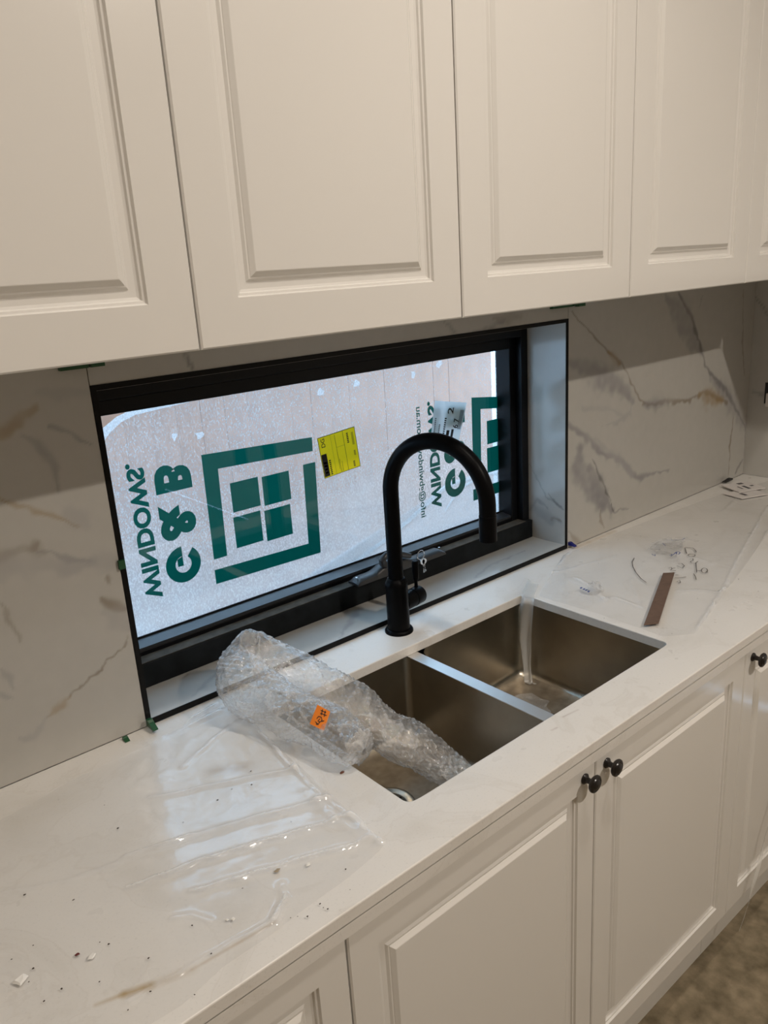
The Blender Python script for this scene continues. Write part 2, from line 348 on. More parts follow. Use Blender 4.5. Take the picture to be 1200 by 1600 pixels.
veinsW = [([(.05,.55),(.12,.42),(.2,.36),(.5,.33)], .02, GREY, .6), ([(.02,.3),(.3,.25),(.6,.15)], .012, GREY, .5), ([(.0,.62),(.1,.5),(.16,.44)], .008, DGREY, .5)]
slab('marble_slab', (XR, 0, 0), (0,-1,0), (0,0,1), 1.6, ZT, (-1,0,0), .0115, veinsW, wall_right, step=.008, seed=12.0)
# reveals round the window
fV = lambda u, v: (lambda p: (p[1], p[2]-.012))(Xp(u, v, WOP-.010))
cV = lambda pts: pv(pts, 4.207, 760, 500, fV)
veinsV = [(cV([(275,940),(330,1030),(390,1170),(490,1230)]), .003, DGREY, .45), (cV([(275,1230),(400,1300),(490,1330)]), .016, GREY, .5), (cV([(410,1160),(450,1210),(500,1250)]), .004, DGREY, .7), (cV([(430,1310),(495,1325)]), .006, BROWN, .6), (cV([(280,1250),(330,1180),(400,1240)]), .004, GREY, .6)]
slab('reveal_slab', (WOP-.010, .0005, .012), (0,1,0), (0,0,1), .185, HOP-.022, (-1,0,0), .0095, veinsV, wall_back, step=.004, seed=15.0)
slab('reveal_slab', (.010, .0005, .012), (0,1,0), (0,0,1), .185, HOP-.022, (1,0,0), .0095, [], wall_back, step=.02, seed=16.0)
slab('reveal_slab', (.010, .0005, HOP-.010), (1,0,0), (0,1,0), WOP-.02, .185, (0,0,-1), .0095, [], wall_back, step=.03, seed=17.0)
veinsS = [([(.1,.02),(.22,.09),(.3,.12)], .006, GREY, .4), ([(.45,.01),(.53,.06),(.6,.11)], .008, GREY, .45), ([(.9,.02),(1.0,.05),(1.15,.06)], .004, GREY, .5), ([(.7,.01),(.78,.08)], .006, GREY, .4)]
slab('reveal_slab', (.010, .0005, .012), (1,0,0), (0,1,0), WOP-.02, .185, (0,0,1), .0115, veinsS, wall_back, step=.006, seed=18.0)
# black metal edge trim round the opening
t1 = MB().box(0, .0095, -.0015, .0004, 0.0004, HOP); trimo = t1.build('trim_1', BLACKTRIM); tag(trimo, 'slim black metal tile trim framing the window opening', kind='structure')
box('trim_bar', WOP-.0095, WOP, -.0015, .0004, .0004, HOP, BLACKTRIM, trimo)
box('trim_bar', .0095, WOP-.0095, -.0015, .0004, .0004, .0120, BLACKTRIM, trimo)
box('trim_bar', .0095, WOP-.0095, -.0015, .0004, HOP-.0095, HOP, BLACKTRIM, trimo)

# ------------------------------------------------------------------ the window
X0, X1, Z0, Z1 = .011, WOP-.011, .0125, HOP-.011
win = empty('window_1', (.636, .15, .0125)); tag(win, 'black aluminium awning window with film on its glass', kind='structure')
fr = MB(); fr.box(X0, X0+.026, .128, .206, Z0, Z1).box(X1-.026, X1, .128, .206, Z0, Z1).box(X0+.026, X1-.026, .128, .206, Z1-.034, Z1)
fr.build('frame', ALU, win, bevel=.0015)
ss = MB().box(X0+.0005, X1-.0005, .114, .150, Z0, .066); ss.build('lower_frame', DUSTY, win, bevel=.003)
MB().box(X0+.027, X1-.027, .116, .148, .0661, .0672).build('dust_ledge', DUST, win)
MB().box(X0+.026, X1-.026, .1502, .206, Z0, .048).build('sill_channel', ALU, win)
sx0, sx1, sz0, sz1 = X0+.027, X1-.027, .050, Z1-.036
GX0, GX1, GZ0, GZ1 = X0+.052, X1-.050, .088, .561
sash = MB()
sash.box(sx0, GX0, .150, .203, sz0, sz1).box(GX1, sx1, .150, .203, sz0, sz1).box(GX0, GX1, .150, .203, GZ1, sz1).box(GX0, GX1, .152, .203, sz0, GZ0-.012)
sash.build('sash', ALU, win, bevel=.002)
bd = MB().add([(GX0,.153,GZ0-.012),(GX1,.153,GZ0-.012),(GX1,.153,GZ0-.006),(GX0,.153,GZ0-.006),(GX0,.186,GZ0),(GX1,.186,GZ0),(GX1,.186,GZ0-.012),(GX0,.186,GZ0-.012)], [(0,1,2,3),(3,2,5,4),(4,5,6,7),(0,7,6,1),(0,3,4,7),(1,6,5,2)])
bd.build('glazing_bead', pmat('satin_bead', (.03, .032, .036), rough=.3, spec=.6), win)
box('rubber_gasket', GX0, GX1, .1862, .1895, GZ0-.01, GZ0+.0035, BLACKTRIM, win)
GY = .190
pane = box('glass_pane', GX0-.006, GX1+.006, GY, GY+.006, GZ0-.006, GZ1+.006, GLASS, win)
# protective film on the outside of the pane: leaves the top-left corner bare
FY = GY+.0085
def poly_xz(name, pts, y, mat, parent):
    bm = bmesh.new(); vs = [bm.verts.new((p[0], y, p[1])) for p in pts]
    f = bm.faces.new(vs); bmesh.ops.triangulate(bm, faces=[f]); me = bpy.data.meshes.new(name); bm.to_mesh(me); bm.free()
    return link(name, me, mat, parent)
gx = lambda u, v: (lambda p: (p[0], p[2]))(Yp(u, v, GY))
arc = [gx(*q) for q in [(150,690),(163,670),(185,652),(210,640),(245,632),(300,623)]]
arc[0] = (GX0-.004, arc[0][1]); arc[-1] = (arc[-1][0], GZ1+.004)
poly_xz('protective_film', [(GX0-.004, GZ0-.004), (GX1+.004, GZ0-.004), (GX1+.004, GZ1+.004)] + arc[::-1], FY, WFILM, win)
inner = [(x+.016-.004*i, z-.012) for i, (x, z) in enumerate(arc)]
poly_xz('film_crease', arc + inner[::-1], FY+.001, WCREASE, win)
# loose flap of film in the lower right corner
fa = [gx(*q) for q in [(470,915),(560,880),(620,835),(665,795),(700,762),(725,752),(765,742),(790,738)]]
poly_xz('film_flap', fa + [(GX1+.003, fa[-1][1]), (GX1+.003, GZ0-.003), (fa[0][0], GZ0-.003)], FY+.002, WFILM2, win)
def ribbon(name, pts, wd, y, mat, parent):
    P = [Vector((p[0], p[1])) for p in pts]; V = []; Fc = []
    for i, p in enumerate(P):
        t = (P[min(i+1, len(P)-1)]-P[max(i-1, 0)]).normalized(); nrm = Vector((-t.y, t.x)); ww = wd*(.4+.6*math.sin(math.pi*(i+.5)/len(P)))
        V += [(p.x+nrm.x*ww, y, p.y+nrm.y*ww), (p.x-nrm.x*ww, y, p.y-nrm.y*ww)]
    for i in range(len(P)-1): Fc.append((2*i, 2*i+1, 2*i+3, 2*i+2))
    return mesh(name, V, Fc, mat, parent)
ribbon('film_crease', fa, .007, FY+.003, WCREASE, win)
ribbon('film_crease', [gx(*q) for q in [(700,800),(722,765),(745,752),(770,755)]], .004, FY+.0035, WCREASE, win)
for q in [(275,683), (315,680), (505,612), (560,600), (690,570), (650,585)]:
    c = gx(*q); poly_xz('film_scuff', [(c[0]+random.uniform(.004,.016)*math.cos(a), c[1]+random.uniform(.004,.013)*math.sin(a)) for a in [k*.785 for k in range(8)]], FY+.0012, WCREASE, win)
# green print, read from outside: reading direction +z, letter tops +x
PY = GY+.0072
def text_mesh(name, s, mat, parent, box_r, read, top, y, bold=.0, fontsize=1.0):
    """text filled into a rectangle: box_r = (read0, read1, top0, top1) in metres along the two axes"""
    cu = bpy.data.curves.new(name, 'FONT'); cu.body = s; cu.offset = bold; cu.resolution_u = 4
    ob = bpy.data.objects.new(name, cu); COL.objects.link(ob)
    dg = bpy.context.evaluated_depsgraph_get(); dg.update()
    me = bpy.data.meshes.new_from_object(ob.evaluated_get(dg)); bpy.data.objects.remove(ob)
    n = len(me.vertices); co = np.empty(n*3, np.float32); me.vertices.foreach_get('co', co); co = co.reshape(-1, 3)
    mn, mx = co.min(0), co.max(0); a = (co[:, 0]-mn[0])/(mx[0]-mn[0]); b = (co[:, 1]-mn[1])/(mx[1]-mn[1])
    rv = box_r[0]+a*(box_r[1]-box_r[0]); tv = box_r[2]+b*(box_r[3]-box_r[2])
    if callable(y):
        V = np.array([y(r, t) for r, t in zip(rv, tv)])
    else:
        V = np.zeros((n, 3)); V[:, 1] = y
        V += rv[:, None]*np.array(read)[None]; V += tv[:, None]*np.array(top)[None]
    me.vertices.foreach_set('co', V.astype(np.float32).ravel()); me.update(); me.name = name; me.materials.clear(); me.materials.append(mat)
    o = link(name, me, mat, parent); return o
def logo(dx, clip):
    def rect(name, x0, x1, z0, z1):
        x1 = min(x1+dx, clip); x0 += dx
        if x0 >= x1: return
        mesh(name, [(x0,PY,z0),(x1,PY,z0),(x1,PY,z1),(x0,PY,z1)], [(0,1,2,3)], GREENP, win)
    def poly(name, pts):
        pts = [(min(x+dx, clip), z) for x, z in pts]; poly_xz(name, pts, PY, GREENP, win)
    poly('printed_bracket', [(.279,.204),(.312,.204),(.316,.402),(.566,.393),(.567,.426),(.281,.439)])
    if dx == 0:
        poly('printed_bracket', [(.277,.147),(.563,.141),(.570,.366),(.535,.366),(.530,.173),(.277,.180)])
    else:
        rect('printed_bracket', .277, .563, .145, .178)
    rect('printed_square', .340, .411, .297, .364); rect('printed_square', .421, .494, .293, .361)
    rect('printed_square', .338, .408, .214, .286); rect('printed_square', .418, .489, .209, .282)
R, T = (0,0,1), (1,0,0)
for dx in (0, .825):
    logo(dx, GX1+.003)
    text_mesh('printed_text', 'WINDOWS.', GREENP, win, (.158, .452, .114+dx, .152+dx), R, T, PY, bold=.042)
    gz, gxx, go, gi = .2145, .2075+dx, .0405, .0185         # letter G: a broken ring and its bar
    ring = [(gz+go*math.cos(a), gxx+go*math.sin(a)) for a in [math.radians(38+(360-38)*k/40) for k in range(41)]]
    ring += [(gz+gi*math.cos(a), gxx+gi*math.sin(a)) for a in [math.radians(360-(360-38)*k/40) for k in range(41)]]
    nn = 41
    mesh('printed_text', [(x, PY, z) for z, x in ring] + [(gxx, PY, gz-.003), (gxx, PY, gz+gi), (gxx-.013, PY, gz+gi*.72), (gxx-.013, PY, gz-.003)],
         [(k, k+1, 2*nn-2-k, 2*nn-1-k) for k in range(nn-1)] + [(2*nn, 2*nn+1, 2*nn+2, 2*nn+3)], GREENP, win)
    text_mesh('printed_text', '&', GREENP, win, (.272, .352, .168+dx, .250+dx), R, T, PY, bold=.05)
    text_mesh('printed_text', 'B', GREENP, win, (.376, .434, .170+dx, .252+dx), R, T, PY, bold=.055)
    if dx: text_mesh('printed_text', 'info@gbwindows.com.au', GREENP, win, (.145, .444, .064+dx+.004, .088+dx+.006), R, T, PY, bold=.015)
# stickers on the inside of the pane
def marks(a0, a1, b0, b1, n, m): return [('r', a0, a1, b0+(b1-b0)*k/n, b0+(b1-b0)*(k+.62)/n, m) for k in range(n)]
def sticker(corners, mat, label, items, y):
    c = [np.array(gx(*q)) for q in corners]     # TL TR BR BL
    f = lambda a, b: c[3]*(1-a)*(1-b)+c[2]*a*(1-b)+c[1]*a*b+c[0]*(1-a)*b        # a right, b up
    st = mesh('paper_sticker', [(*f(0,0)[:1], y, f(0,0)[1]), (f(1,0)[0], y, f(1,0)[1]), (f(1,1)[0], y, f(1,1)[1]), (f(0,1)[0], y, f(0,1)[1])], [(0,1,2,3)], mat, win)
    st['label'] = label
    for it in items:
        if it[0] == 'r':
            _, a0, a1, b0, b1, m = it
            q = [f(a0,b0), f(a1,b0), f(a1,b1), f(a0,b1)]
            mesh('printed_bar', [(p[0], y-.0004, p[1]) for p in q], [(0,1,2,3)], m, st)
        else:
            _, s, b0, b1, a1, a0, m, bold = it     # reads upward, tops to the left
            text_mesh('printed_text', s, m, st, (b0, b1, 0, 1), None, None, lambda r, t, a0=a0, a1=a1: (lambda p: (p[0], y-.0006, p[1]))(f(a1+(a0-a1)*t, r)), bold=bold)
YINK = pmat('olive_ink', (.16, .14, .01), rough=.6)
sticker([(495,685),(553,666),(563,728),(507,748)], YELLOW, 'yellow glazing label printed in black', [
    ('r',0,.012,0,1,BLACKINK),('r',.988,1,0,1,BLACKINK),('r',0,1,.985,1,BLACKINK),('r',.0,1,0,.012,YINK),
    ('r',.02,.16,.03,.58,BLACKINK),('t','DG',.74,.95,.17,.07,BLACKINK,.01),
    *marks(.06,.13,.10,.42,4,YELLOW),*marks(.19,.24,.04,.42,8,BLACKINK),('r',.33,.335,.0,1,YINK),('r',.44,.45,.1,.95,YINK),('r',.47,.48,.02,.35,YINK),('r',.52,.53,.03,.28,YINK),('r',.66,.67,0,1,YINK),('r',.45,.66,.64,.645,YINK),
    *marks(.75,.80,.66,.92,6,BLACKINK),*marks(.82,.87,.05,.20,4,BLACKINK),*marks(.88,.93,.32,.45,4,YINK)] + [('r',.88,.94,.58+.012*k,.586+.012*k,YINK) for k in range(26)], GY-.0008)
sticker([(679,626),(729,629),(716,692),(672,690)], PAPER, 'white delivery label with black print and barcode', [
    ('t','2',.70,.86,.62,.44,BLACKINK,.01),('t','6 7',.36,.60,.86,.68,BLACKINK,.02),*marks(.38,.44,.05,.62,11,BLACKINK),*marks(.22,.26,.0,.45,10,INK),*marks(.07,.11,.05,.6,12,INK),
    ('r',.50,.60,.05,.30,BLACKINK),('r',.66,.74,.10,.33,BLACKINK)] + [('r',.84,.96,.35+.014*k,.342+.014*k,BLACKINK) for k in range(34)], GY-.0008)
# chain winder on the lower frame
wd = MB()
prof = []
for i in range(41):
    x = .595+.295*i/40; u = i/40
    hump = .016*math.exp(-((u-.42)/.17)**4) + .010*min(1, u/.05)*min(1, (1-u)/.05)
    prof.append((x, hump))
V = []; Fc = []; K = 9
for x, h in prof:
    for k in range(K):
        a = math.pi*k/(K-1); yy = .118+.020*-math.cos(a); zz = .0673+(h+.006)*math.sin(a)**.5
        V.append((x, yy, zz))
for i in range(40):
    for k in range(K-1): Fc.append((i*K+k, i*K+k+1, (i+1)*K+k+1, (i+1)*K+k))
Fc += [tuple(range(K)), tuple(40*K+k for k in range(K-1, -1, -1))]
WINDER = pmat('charcoal_satin_plastic', (.035, .036, .038), rough=.35, spec=.5)
wo = MB().add(V, Fc).build('chain_winder', WINDER, win, smooth=True); wo['label'] = 'charcoal chain winder with folding handle'
hb = MB().tube([(.70,.112,.088),(.675,.098,.105),(.665,.088,.120),(.675,.086,.128),(.70,.088,.124),(.735,.092,.112),(.76,.095,.10)], [.010,.010,.009,.008,.008,.008,.007], n=12)
hb.build('winder_handle', WINDER, wo, smooth=True)
for xx in (.604, .882): MB().lathe([(.003,0),(.003,.0012),(.001,.0018)], (xx,.116,.0835), n=10).build('screw', CHROME, wo, smooth=True)

# ------------------------------------------------------------------ outside
gnd = box('ground_outside', -1.5, 6, .30, 7, -1.0, -.9, GROUND); tag(gnd, 'paved strip of ground outside the window', kind='structure')
o = box('wall_outside', .5, 7, 4.6, 4.8, -.9, 1.6, RENDERW); tag(o, 'pale rendered wall beyond the fence end', kind='structure')
fence = empty('paling_fence', (1.2, 1.40, -.9), 'weathered brown timber paling fence seen through the hazy window', 'fence')
for rz in (-.55, .25, .95): box('fence_rail', -.4, 2.495, 1.412, 1.45, rz, rz+.07, TIMBER, fence)
pb = None; x = -.4; i = 0
while x < 2.42:
    wv = .098
    if pb is None: pb = box('fence_board', 0, .0994, 1.390, 1.4115, -.895, 1.05, TIMBER, fence); pb.location = (x, 0, 0); base_pb = pb
    else:
        c = base_pb.copy(); COL.objects.link(c); c.location = (x, random.uniform(-.004, 0), random.uniform(-.0,.012))
    x += .1; i += 1

# ------------------------------------------------------------------ countertop
CX0, CX1, CF = XL, XR, -.62
SX0, SX1, SY0, SY1 = .194, .936, -.517, -.122
def rrect(x0, x1, y0, y1, r, n=8):
    P = []
    for cx, cyy, a0 in ((x1-r, y1-r, 0), (x0+r, y1-r, 90), (x0+r, y0+r, 180), (x1-r, y0+r, 270)):
        for k in range(n+1):
            a = math.radians(a0+90*k/n); P.append((cx+r*math.cos(a), cyy+r*math.sin(a)))
    return P
HOLE = rrect(SX0, SX1, SY0, SY1, .016)
# top as a fine grid outside the hole so that it can carry its speckle, hole rim stitched in
bm = bmesh.new()
outer = [(CX0, CF), (CX1, CF), (CX1, -.0005), (CX0, -.0005)]
ov = [bm.verts.new((x, y, 0)) for x, y in outer]; hv = [bm.verts.new((x, y, 0)) for x, y in HOLE]
es = [bm.edges.new((ov[i], ov[(i+1) % 4])) for i in range(4)] + [bm.edges.new((hv[i], hv[(i+1) % len(hv)])) for i in range(len(hv))]
bmesh.ops.triangle_fill(bm, edges=es, use_beauty=True)
ret = bmesh.ops.extrude_face_region(bm, geom=list(bm.faces))
low = [g for g in ret['geom'] if isinstance(g, bmesh.types.BMVert)]
bmesh.ops.translate(bm, verts=low, vec=(0, 0, -.0205))
bmesh.ops.recalc_face_normals(bm, faces=bm.faces)
me = bpy.data.meshes.new('countertop'); bm.to_mesh(me); bm.free()
TANS, GOLDS, GREYS = (.42, .31, .19), (.40, .27, .10), (.40, .36, .31)
STAINS = [((385,1125),(425,1118),.030,TANS,.5), ((330,1205),(385,1198),.022,TANS,.35), ((195,1553),(235,1540),.009,GOLDS,.7), ((150,1570),(195,1553),.005,GOLDS,.4), ((235,1540),(300,1515),.010,GOLDS,.25), ((300,1515),(430,1440),.004,TANS,.45),
          ((880,1120),(903,1109),.0035,(.36,.27,.25),.35), ((862,1141),(870,1137),.0035,(.36,.27,.25),.35), ((455,1180),(470,1165),.02,TANS,.3), ((900,855),(960,830),.012,TANS,.4)]
def counter_mat():
    m, nt, b, out = new_mat('white_quartz_top')
    tc = nt.nodes.new('ShaderNodeTexCoord')
    n1 = nt.nodes.new('ShaderNodeTexNoise'); n1.inputs['Scale'].default_value = 260; n1.inputs['Detail'].default_value = 3
    n2 = nt.nodes.new('ShaderNodeTexNoise'); n2.inputs['Scale'].default_value = 5; n2.inputs['Detail'].default_value = 6; n2.inputs['Distortion'].default_value = 1.2
    for n in (n1, n2): nt.links.new(tc.outputs['Object'], n.inputs['Vector'])
    r2 = nt.nodes.new('ShaderNodeValToRGB'); e = r2.color_ramp.elements
    e[0].position = .30; e[0].color = (.68, .655, .61, 1); e[1].position = .62; e[1].color = (.76, .74, .705, 1)
    x = e.new(.46); x.color = (.74, .72, .685, 1); x = e.new(.475); x.color = (.71, .685, .645, 1); x = e.new(.49); x.color = (.75, .73, .695, 1)
    nt.links.new(n2.outputs['Fac'], r2.inputs['Fac'])
    mr = nt.nodes.new('ShaderNodeMapRange'); mr.inputs['From Min'].default_value = .25; mr.inputs['From Max'].default_value = .42; mr.inputs['To Min'].default_value = .90; mr.inputs['To Max'].default_value = 1
    nt.links.new(n1.outputs['Fac'], mr.inputs['Value'])
    mul = nt.nodes.new('ShaderNodeVectorMath'); mul.operation = 'SCALE'; nt.links.new(r2.outputs[0], mul.inputs[0]); nt.links.new(mr.outputs[0], mul.inputs['Scale'])
    cur = mul.outputs[0]
    nz = nt.nodes.new('ShaderNodeTexNoise'); nz.inputs['Scale'].default_value = 35; nz.inputs['Detail'].default_value = 5; nt.links.new(tc.outputs['Object'], nz.inputs['Vector'])
    for (qa, qb, wd_, col, stg) in STAINS:
        A, B = Zp(*qa, 0), Zp(*qb, 0); d = Vector(B-A)
        s1 = nt.nodes.new('ShaderNodeVectorMath'); s1.operation = 'SUBTRACT'; nt.links.new(tc.outputs['Object'], s1.inputs[0]); s1.inputs[1].default_value = tuple(A)
        dt = nt.nodes.new('ShaderNodeVectorMath'); dt.operation = 'DOT_PRODUCT'; nt.links.new(s1.outputs[0], dt.inputs[0]); dt.inputs[1].default_value = tuple(d/d.length_squared)
        cl = nt.nodes.new('ShaderNodeClamp'); nt.links.new(dt.outputs['Value'], cl.inputs['Value'])
        sc_ = nt.nodes.new('ShaderNodeVectorMath'); sc_.operation = 'SCALE'; sc_.inputs[0].default_value = tuple(d); nt.links.new(cl.outputs[0], sc_.inputs['Scale'])
        df = nt.nodes.new('ShaderNodeVectorMath'); df.operation = 'DISTANCE'; nt.links.new(s1.outputs[0], df.inputs[0]); nt.links.new(sc_.outputs[0], df.inputs[1])
        mr4 = nt.nodes.new('ShaderNodeMapRange'); mr4.inputs['From Min'].default_value = wd_; mr4.inputs['From Max'].default_value = 0; mr4.inputs['To Max'].default_value = stg*2.2; nt.links.new(df.outputs['Value'], mr4.inputs['Value'])
        pw = nt.nodes.new('ShaderNodeMath'); pw.operation = 'MULTIPLY'; nt.links.new(mr4.outputs[0], pw.inputs[0]); nt.links.new(nz.outputs['Fac'], pw.inputs[1])
        mxc = nt.nodes.new('ShaderNodeMix'); mxc.data_type = 'RGBA'; nt.links.new(pw.outputs[0], mxc.inputs['Factor']); nt.links.new(cur, mxc.inputs['A']); mxc.inputs['B'].default_value = (*col, 1)
        cur = mxc.outputs['Result']
    nt.links.new(cur, b.inputs['Base Color'])
    n3 = nt.nodes.new('ShaderNodeTexNoise'); n3.inputs['Scale'].default_value = 12; n3.inputs['Detail'].default_value = 5; nt.links.new(tc.outputs['Object'], n3.inputs['Vector'])
    m3 = nt.nodes.new('ShaderNodeMapRange'); m3.inputs['To Min'].default_value = .20; m3.inputs['To Max'].default_value = .42; nt.links.new(n3.outputs['Fac'], m3.inputs['Value']); nt.links.new(m3.outputs[0], b.inputs['Roughness'])
    return m
QUARTZ = counter_mat()
ctop = empty('countertop', (.3, -.31, -.04), 'long white stone worktop with the sink cut into it', 'worktop')
top = link('worktop_slab', me, QUARTZ, ctop)
bw = me.attributes.new('bevel_weight_edge', 'FLOAT', 'EDGE'); ec = {}
for p in me.polygons:
    for e in p.edge_keys: ec.setdefault(tuple(sorted(e)), []).append(abs(p.normal.z) > .5)
for e in me.edges:
    k = tuple(sorted(e.vertices)); za, zb = me.vertices[k[0]].co.z, me.vertices[k[1]].co.z
    bw.data[e.index].value = 1.0 if (za > -.001 and zb > -.001 and len(set(ec[k])) > 1) else 0.0
m = top.modifiers.new('bevel', 'BEVEL'); m.width = .0020; m.segments = 2; m.limit_method = 'WEIGHT'
box('front_edge', CX0, CX1, CF, CF+.020, -.041, -.0195, QUARTZ, ctop)

# ------------------------------------------------------------------ sink
sink = empty('kitchen_sink', (.565, -.32, -.22), 'stainless steel double bowl undermount sink under the black tap', 'sink')
DIVX0, DIVX1 = .548, .576
def bowl(x0, x1, y0, y1, depth, r, name):
    loops = [(0, -.0215-.0005, r), (0, -.03, r)]
    V = []; Fc = []; n = 8*4+4
    spec = [(0.0, -.0215), (0.0, -.04), (.001, -.12), (.003, depth+.028)]
    for k in range(1, 8):
        a = math.pi/2*k/7; spec.append((.003+.028*(1-math.cos(a)), depth+.028-.028*math.sin(a)))
    spec.append((.05, depth-.0005)); spec.append((.10, depth-.0018))
    for ins, z in spec:
        L = rrect(x0+ins, x1-ins, y0+ins, y1-ins, max(.012, r-ins*.3), 8)
        V += [(a, b, z) for a, b in L]
    m = len(L)
    for i in range(len(spec)-1):
        for k in range(m): Fc.append((i*m+k, i*m+(k+1) % m, (i+1)*m+(k+1) % m, (i+1)*m+k))
    Fc.append(tuple((len(spec)-1)*m+k for k in range(m)))
    # thin outer skin
    o = mesh(name, V, Fc, STEEL, sink, smooth=True)
    o.data.materials.append(STEELF)
    for p in o.data.polygons:
        if p.center.z < depth+.006: p.material_index = 1
    return o
DEP = -.207
bowl(SX0-.004, DIVX0, SY0-.003, SY1+.003, DEP, .016, 'bowl')
bowl(DIVX1, SX1+.003, SY0-.003, SY1+.003, DEP-.012, .040, 'bowl')
dv = MB().box(DIVX0-.0008, DIVX1+.0008, SY0-.002, SY1+.002, -.0235, -.0212); dv.build('divider_rim', STEELB, sink, bevel=.0008)
def drain(x, y, z):
    d = MB().lathe([(.056,.0),(.056,.0024),(.053,.0034),(.049,.0030),(.044,.0010),(.0405,.0008)], (x,y,z), n=40).build('drain', STEEL, sink, smooth=True)
    MB().lathe([(.0402,.0009),(.0402,.0012),(.030,.0014),(.027,.0040),(.022,.0046),(.014,.0030),(.004,.0032)], (x,y,z), n=40).build('strainer', STEELD, d, smooth=True)
    for k in range(10):
        a = k*math.pi/5; MB().lathe([(.003,0),(.003,.0006)], (x+.0345*math.cos(a), y+.0345*math.sin(a), z+.0011), n=8).build('drain_hole', BLACKTRIM, d)
drain(.335, -.283, DEP+.0005)
drain(.756, -.31, DEP-.012+.0005)

# ------------------------------------------------------------------ tap
BX, BY = .592, -.046
tap = empty('kitchen_tap', (BX, BY, 0), 'matt black gooseneck kitchen tap with side lever behind the sink', 'tap')
MB().lathe([(.0325,0),(.0325,.004),(.030,.008),(.027,.009)], (BX,BY,0), n=40).build('base_flange', BLACK, tap, smooth=True)
MB().lathe([(.0255,.009),(.0255,.108),(.0262,.112),(.0262,.116),(.0195,.130),(.0185,.1305)], (BX,BY,0), n=40).build('tap_body', BLACK, tap, smooth=True)
sd = Vector((.640-BX, -.283-BY, 0)); Rr = sd.length/2; sdn = sd.normalized()
SPR = .451-Rr
pts = [(BX, BY, .125), (BX, BY, .2), (BX, BY, SPR)]
for k in range(1, 33):
    a = math.pi*k/32; c = Vector((BX, BY, SPR)) + sdn*Rr
    pts.append(tuple(c - sdn*Rr*math.cos(a) + Vector((0,0,Rr*math.sin(a)))))
end = Vector(pts[-1])
pts += [tuple(end+Vector((0,0,-.02))), (end.x, end.y, .258)]
MB().tube(pts, .0172, n=28).build('spout', BLACK, tap, smooth=True)
MB().lathe([(.0173,.2575),(.0179,.2575),(.0179,.31),(.0173,.3105)], (end.x,end.y,0), n=28, cap=False).build('spray_sleeve', BLACK, tap, smooth=True)
MB().lathe([(.0135,.2572),(.0135,.2578)], (end.x,end.y,0), n=20).build('aerator', DARKPL, tap)
hd = Vector((.98, .16, 0)).normalized()
MB().lathe([(.0205,.018),(.0205,.052),(.0198,.0525),(.0198,.054),(.0212,.0545),(.0212,.080),(.019,.0835),(.0001,.084)], (BX,BY,.062), axis=hd, n=32).build('lever_housing', BLACK, tap, smooth=True)
lb = Vector((BX,BY,.062)) + hd*.070
MB().lathe([(.0042,.018),(.0042,.036),(.0072,.042),(.0078,.060),(.0078,.082),(.0062,.086),(.0001,.087)], lb, n=16).build('lever', BLACK, tap, smooth=True)

# ------------------------------------------------------------------ cabinet doors
def door(name, x0, x1, z0, z1, yf, parent, th=.018, border=.062, mat=WHITE):
    """routed door front facing -y: nested rectangular loops (inset, depth)"""
    prof = [(0, .0022), (.0022, 0), (border, 0), (border+.0020, .0038), (border+.0050, .0044), (border+.0065, .0075), (border+.0100, .0088), (border+.0190, .0088),
            (border+.0225, .0058), (border+.0245, .0056), (border+.0255, .0046), (border+.0315, .0006), (border+.0325, .0003)]
    V = []; Fc = []
    def loop(i, y): return [(x0+i, y, z0+i), (x1-i, y, z0+i), (x1-i, y, z1-i), (x0+i, y, z1-i)]
    V += loop(0, yf+th)
    for i, d in prof: V += loop(i, yf+d)
    n = len(V)//4
    for k in range(n-1):
        for j in range(4): Fc.append((k*4+j, k*4+(j+1) % 4, (k+1)*4+(j+1) % 4, (k+1)*4+j))
    Fc.append(((n-1)*4, (n-1)*4+1, (n-1)*4+2, (n-1)*4+3)); Fc.append((3, 2, 1, 0))
    o = MB().add(V, Fc).build(name, mat, parent); return o
G = .0014
UB, UT, UY = .704, 1.62, -.36
def wall_cab(edges, label, y0=-.3405):
    x0, x1 = edges[0], edges[-1]
    r = empty('wall_cabinet', ((x0+x1)/2, -.17, UB), label, 'cabinet', 'white cabinets above the window wall')
    box('body', x0+.0005, x1-.0005, y0, -.0008, UB+.001, UT, CARC, r)
    for a, b in zip(edges[:-1], edges[1:]): door('door', a+G, b-G, UB, UT-.002, UY, r)
    return r
wall_cab([-1.932, -1.444, -.956], 'white wall cabinet farthest from the right hand wall, past the photo edge')
wall_cab([-.956, -.467, .0214], 'white wall cabinet over the marble beside the left end of the window')
wall_cab([.0214, .5087, .9976], 'white two-door wall cabinet directly above the window and tap')
wall_cab([.9976, 1.4865, 1.925], 'white wall cabinet over the grey veined marble right of the window')
rc = empty('corner_wall_cabinet', (2.12, -.7, UB), 'white wall cabinet turning the corner along the right hand wall', 'cabinet')
box('body', 1.945, XR-.0008, -1.35, -.0008, UB+.001, UT, CARC, rc)
for k in range(2):
    d = door('door', 0, .485, UB, UT-.002, 0, rc)
    me = d.data
    for v in me.vertices:
        x, y, z = v.co; v.co = (1.926+y, -.37-.488*k-x, z)
    me.flip_normals() if False else None

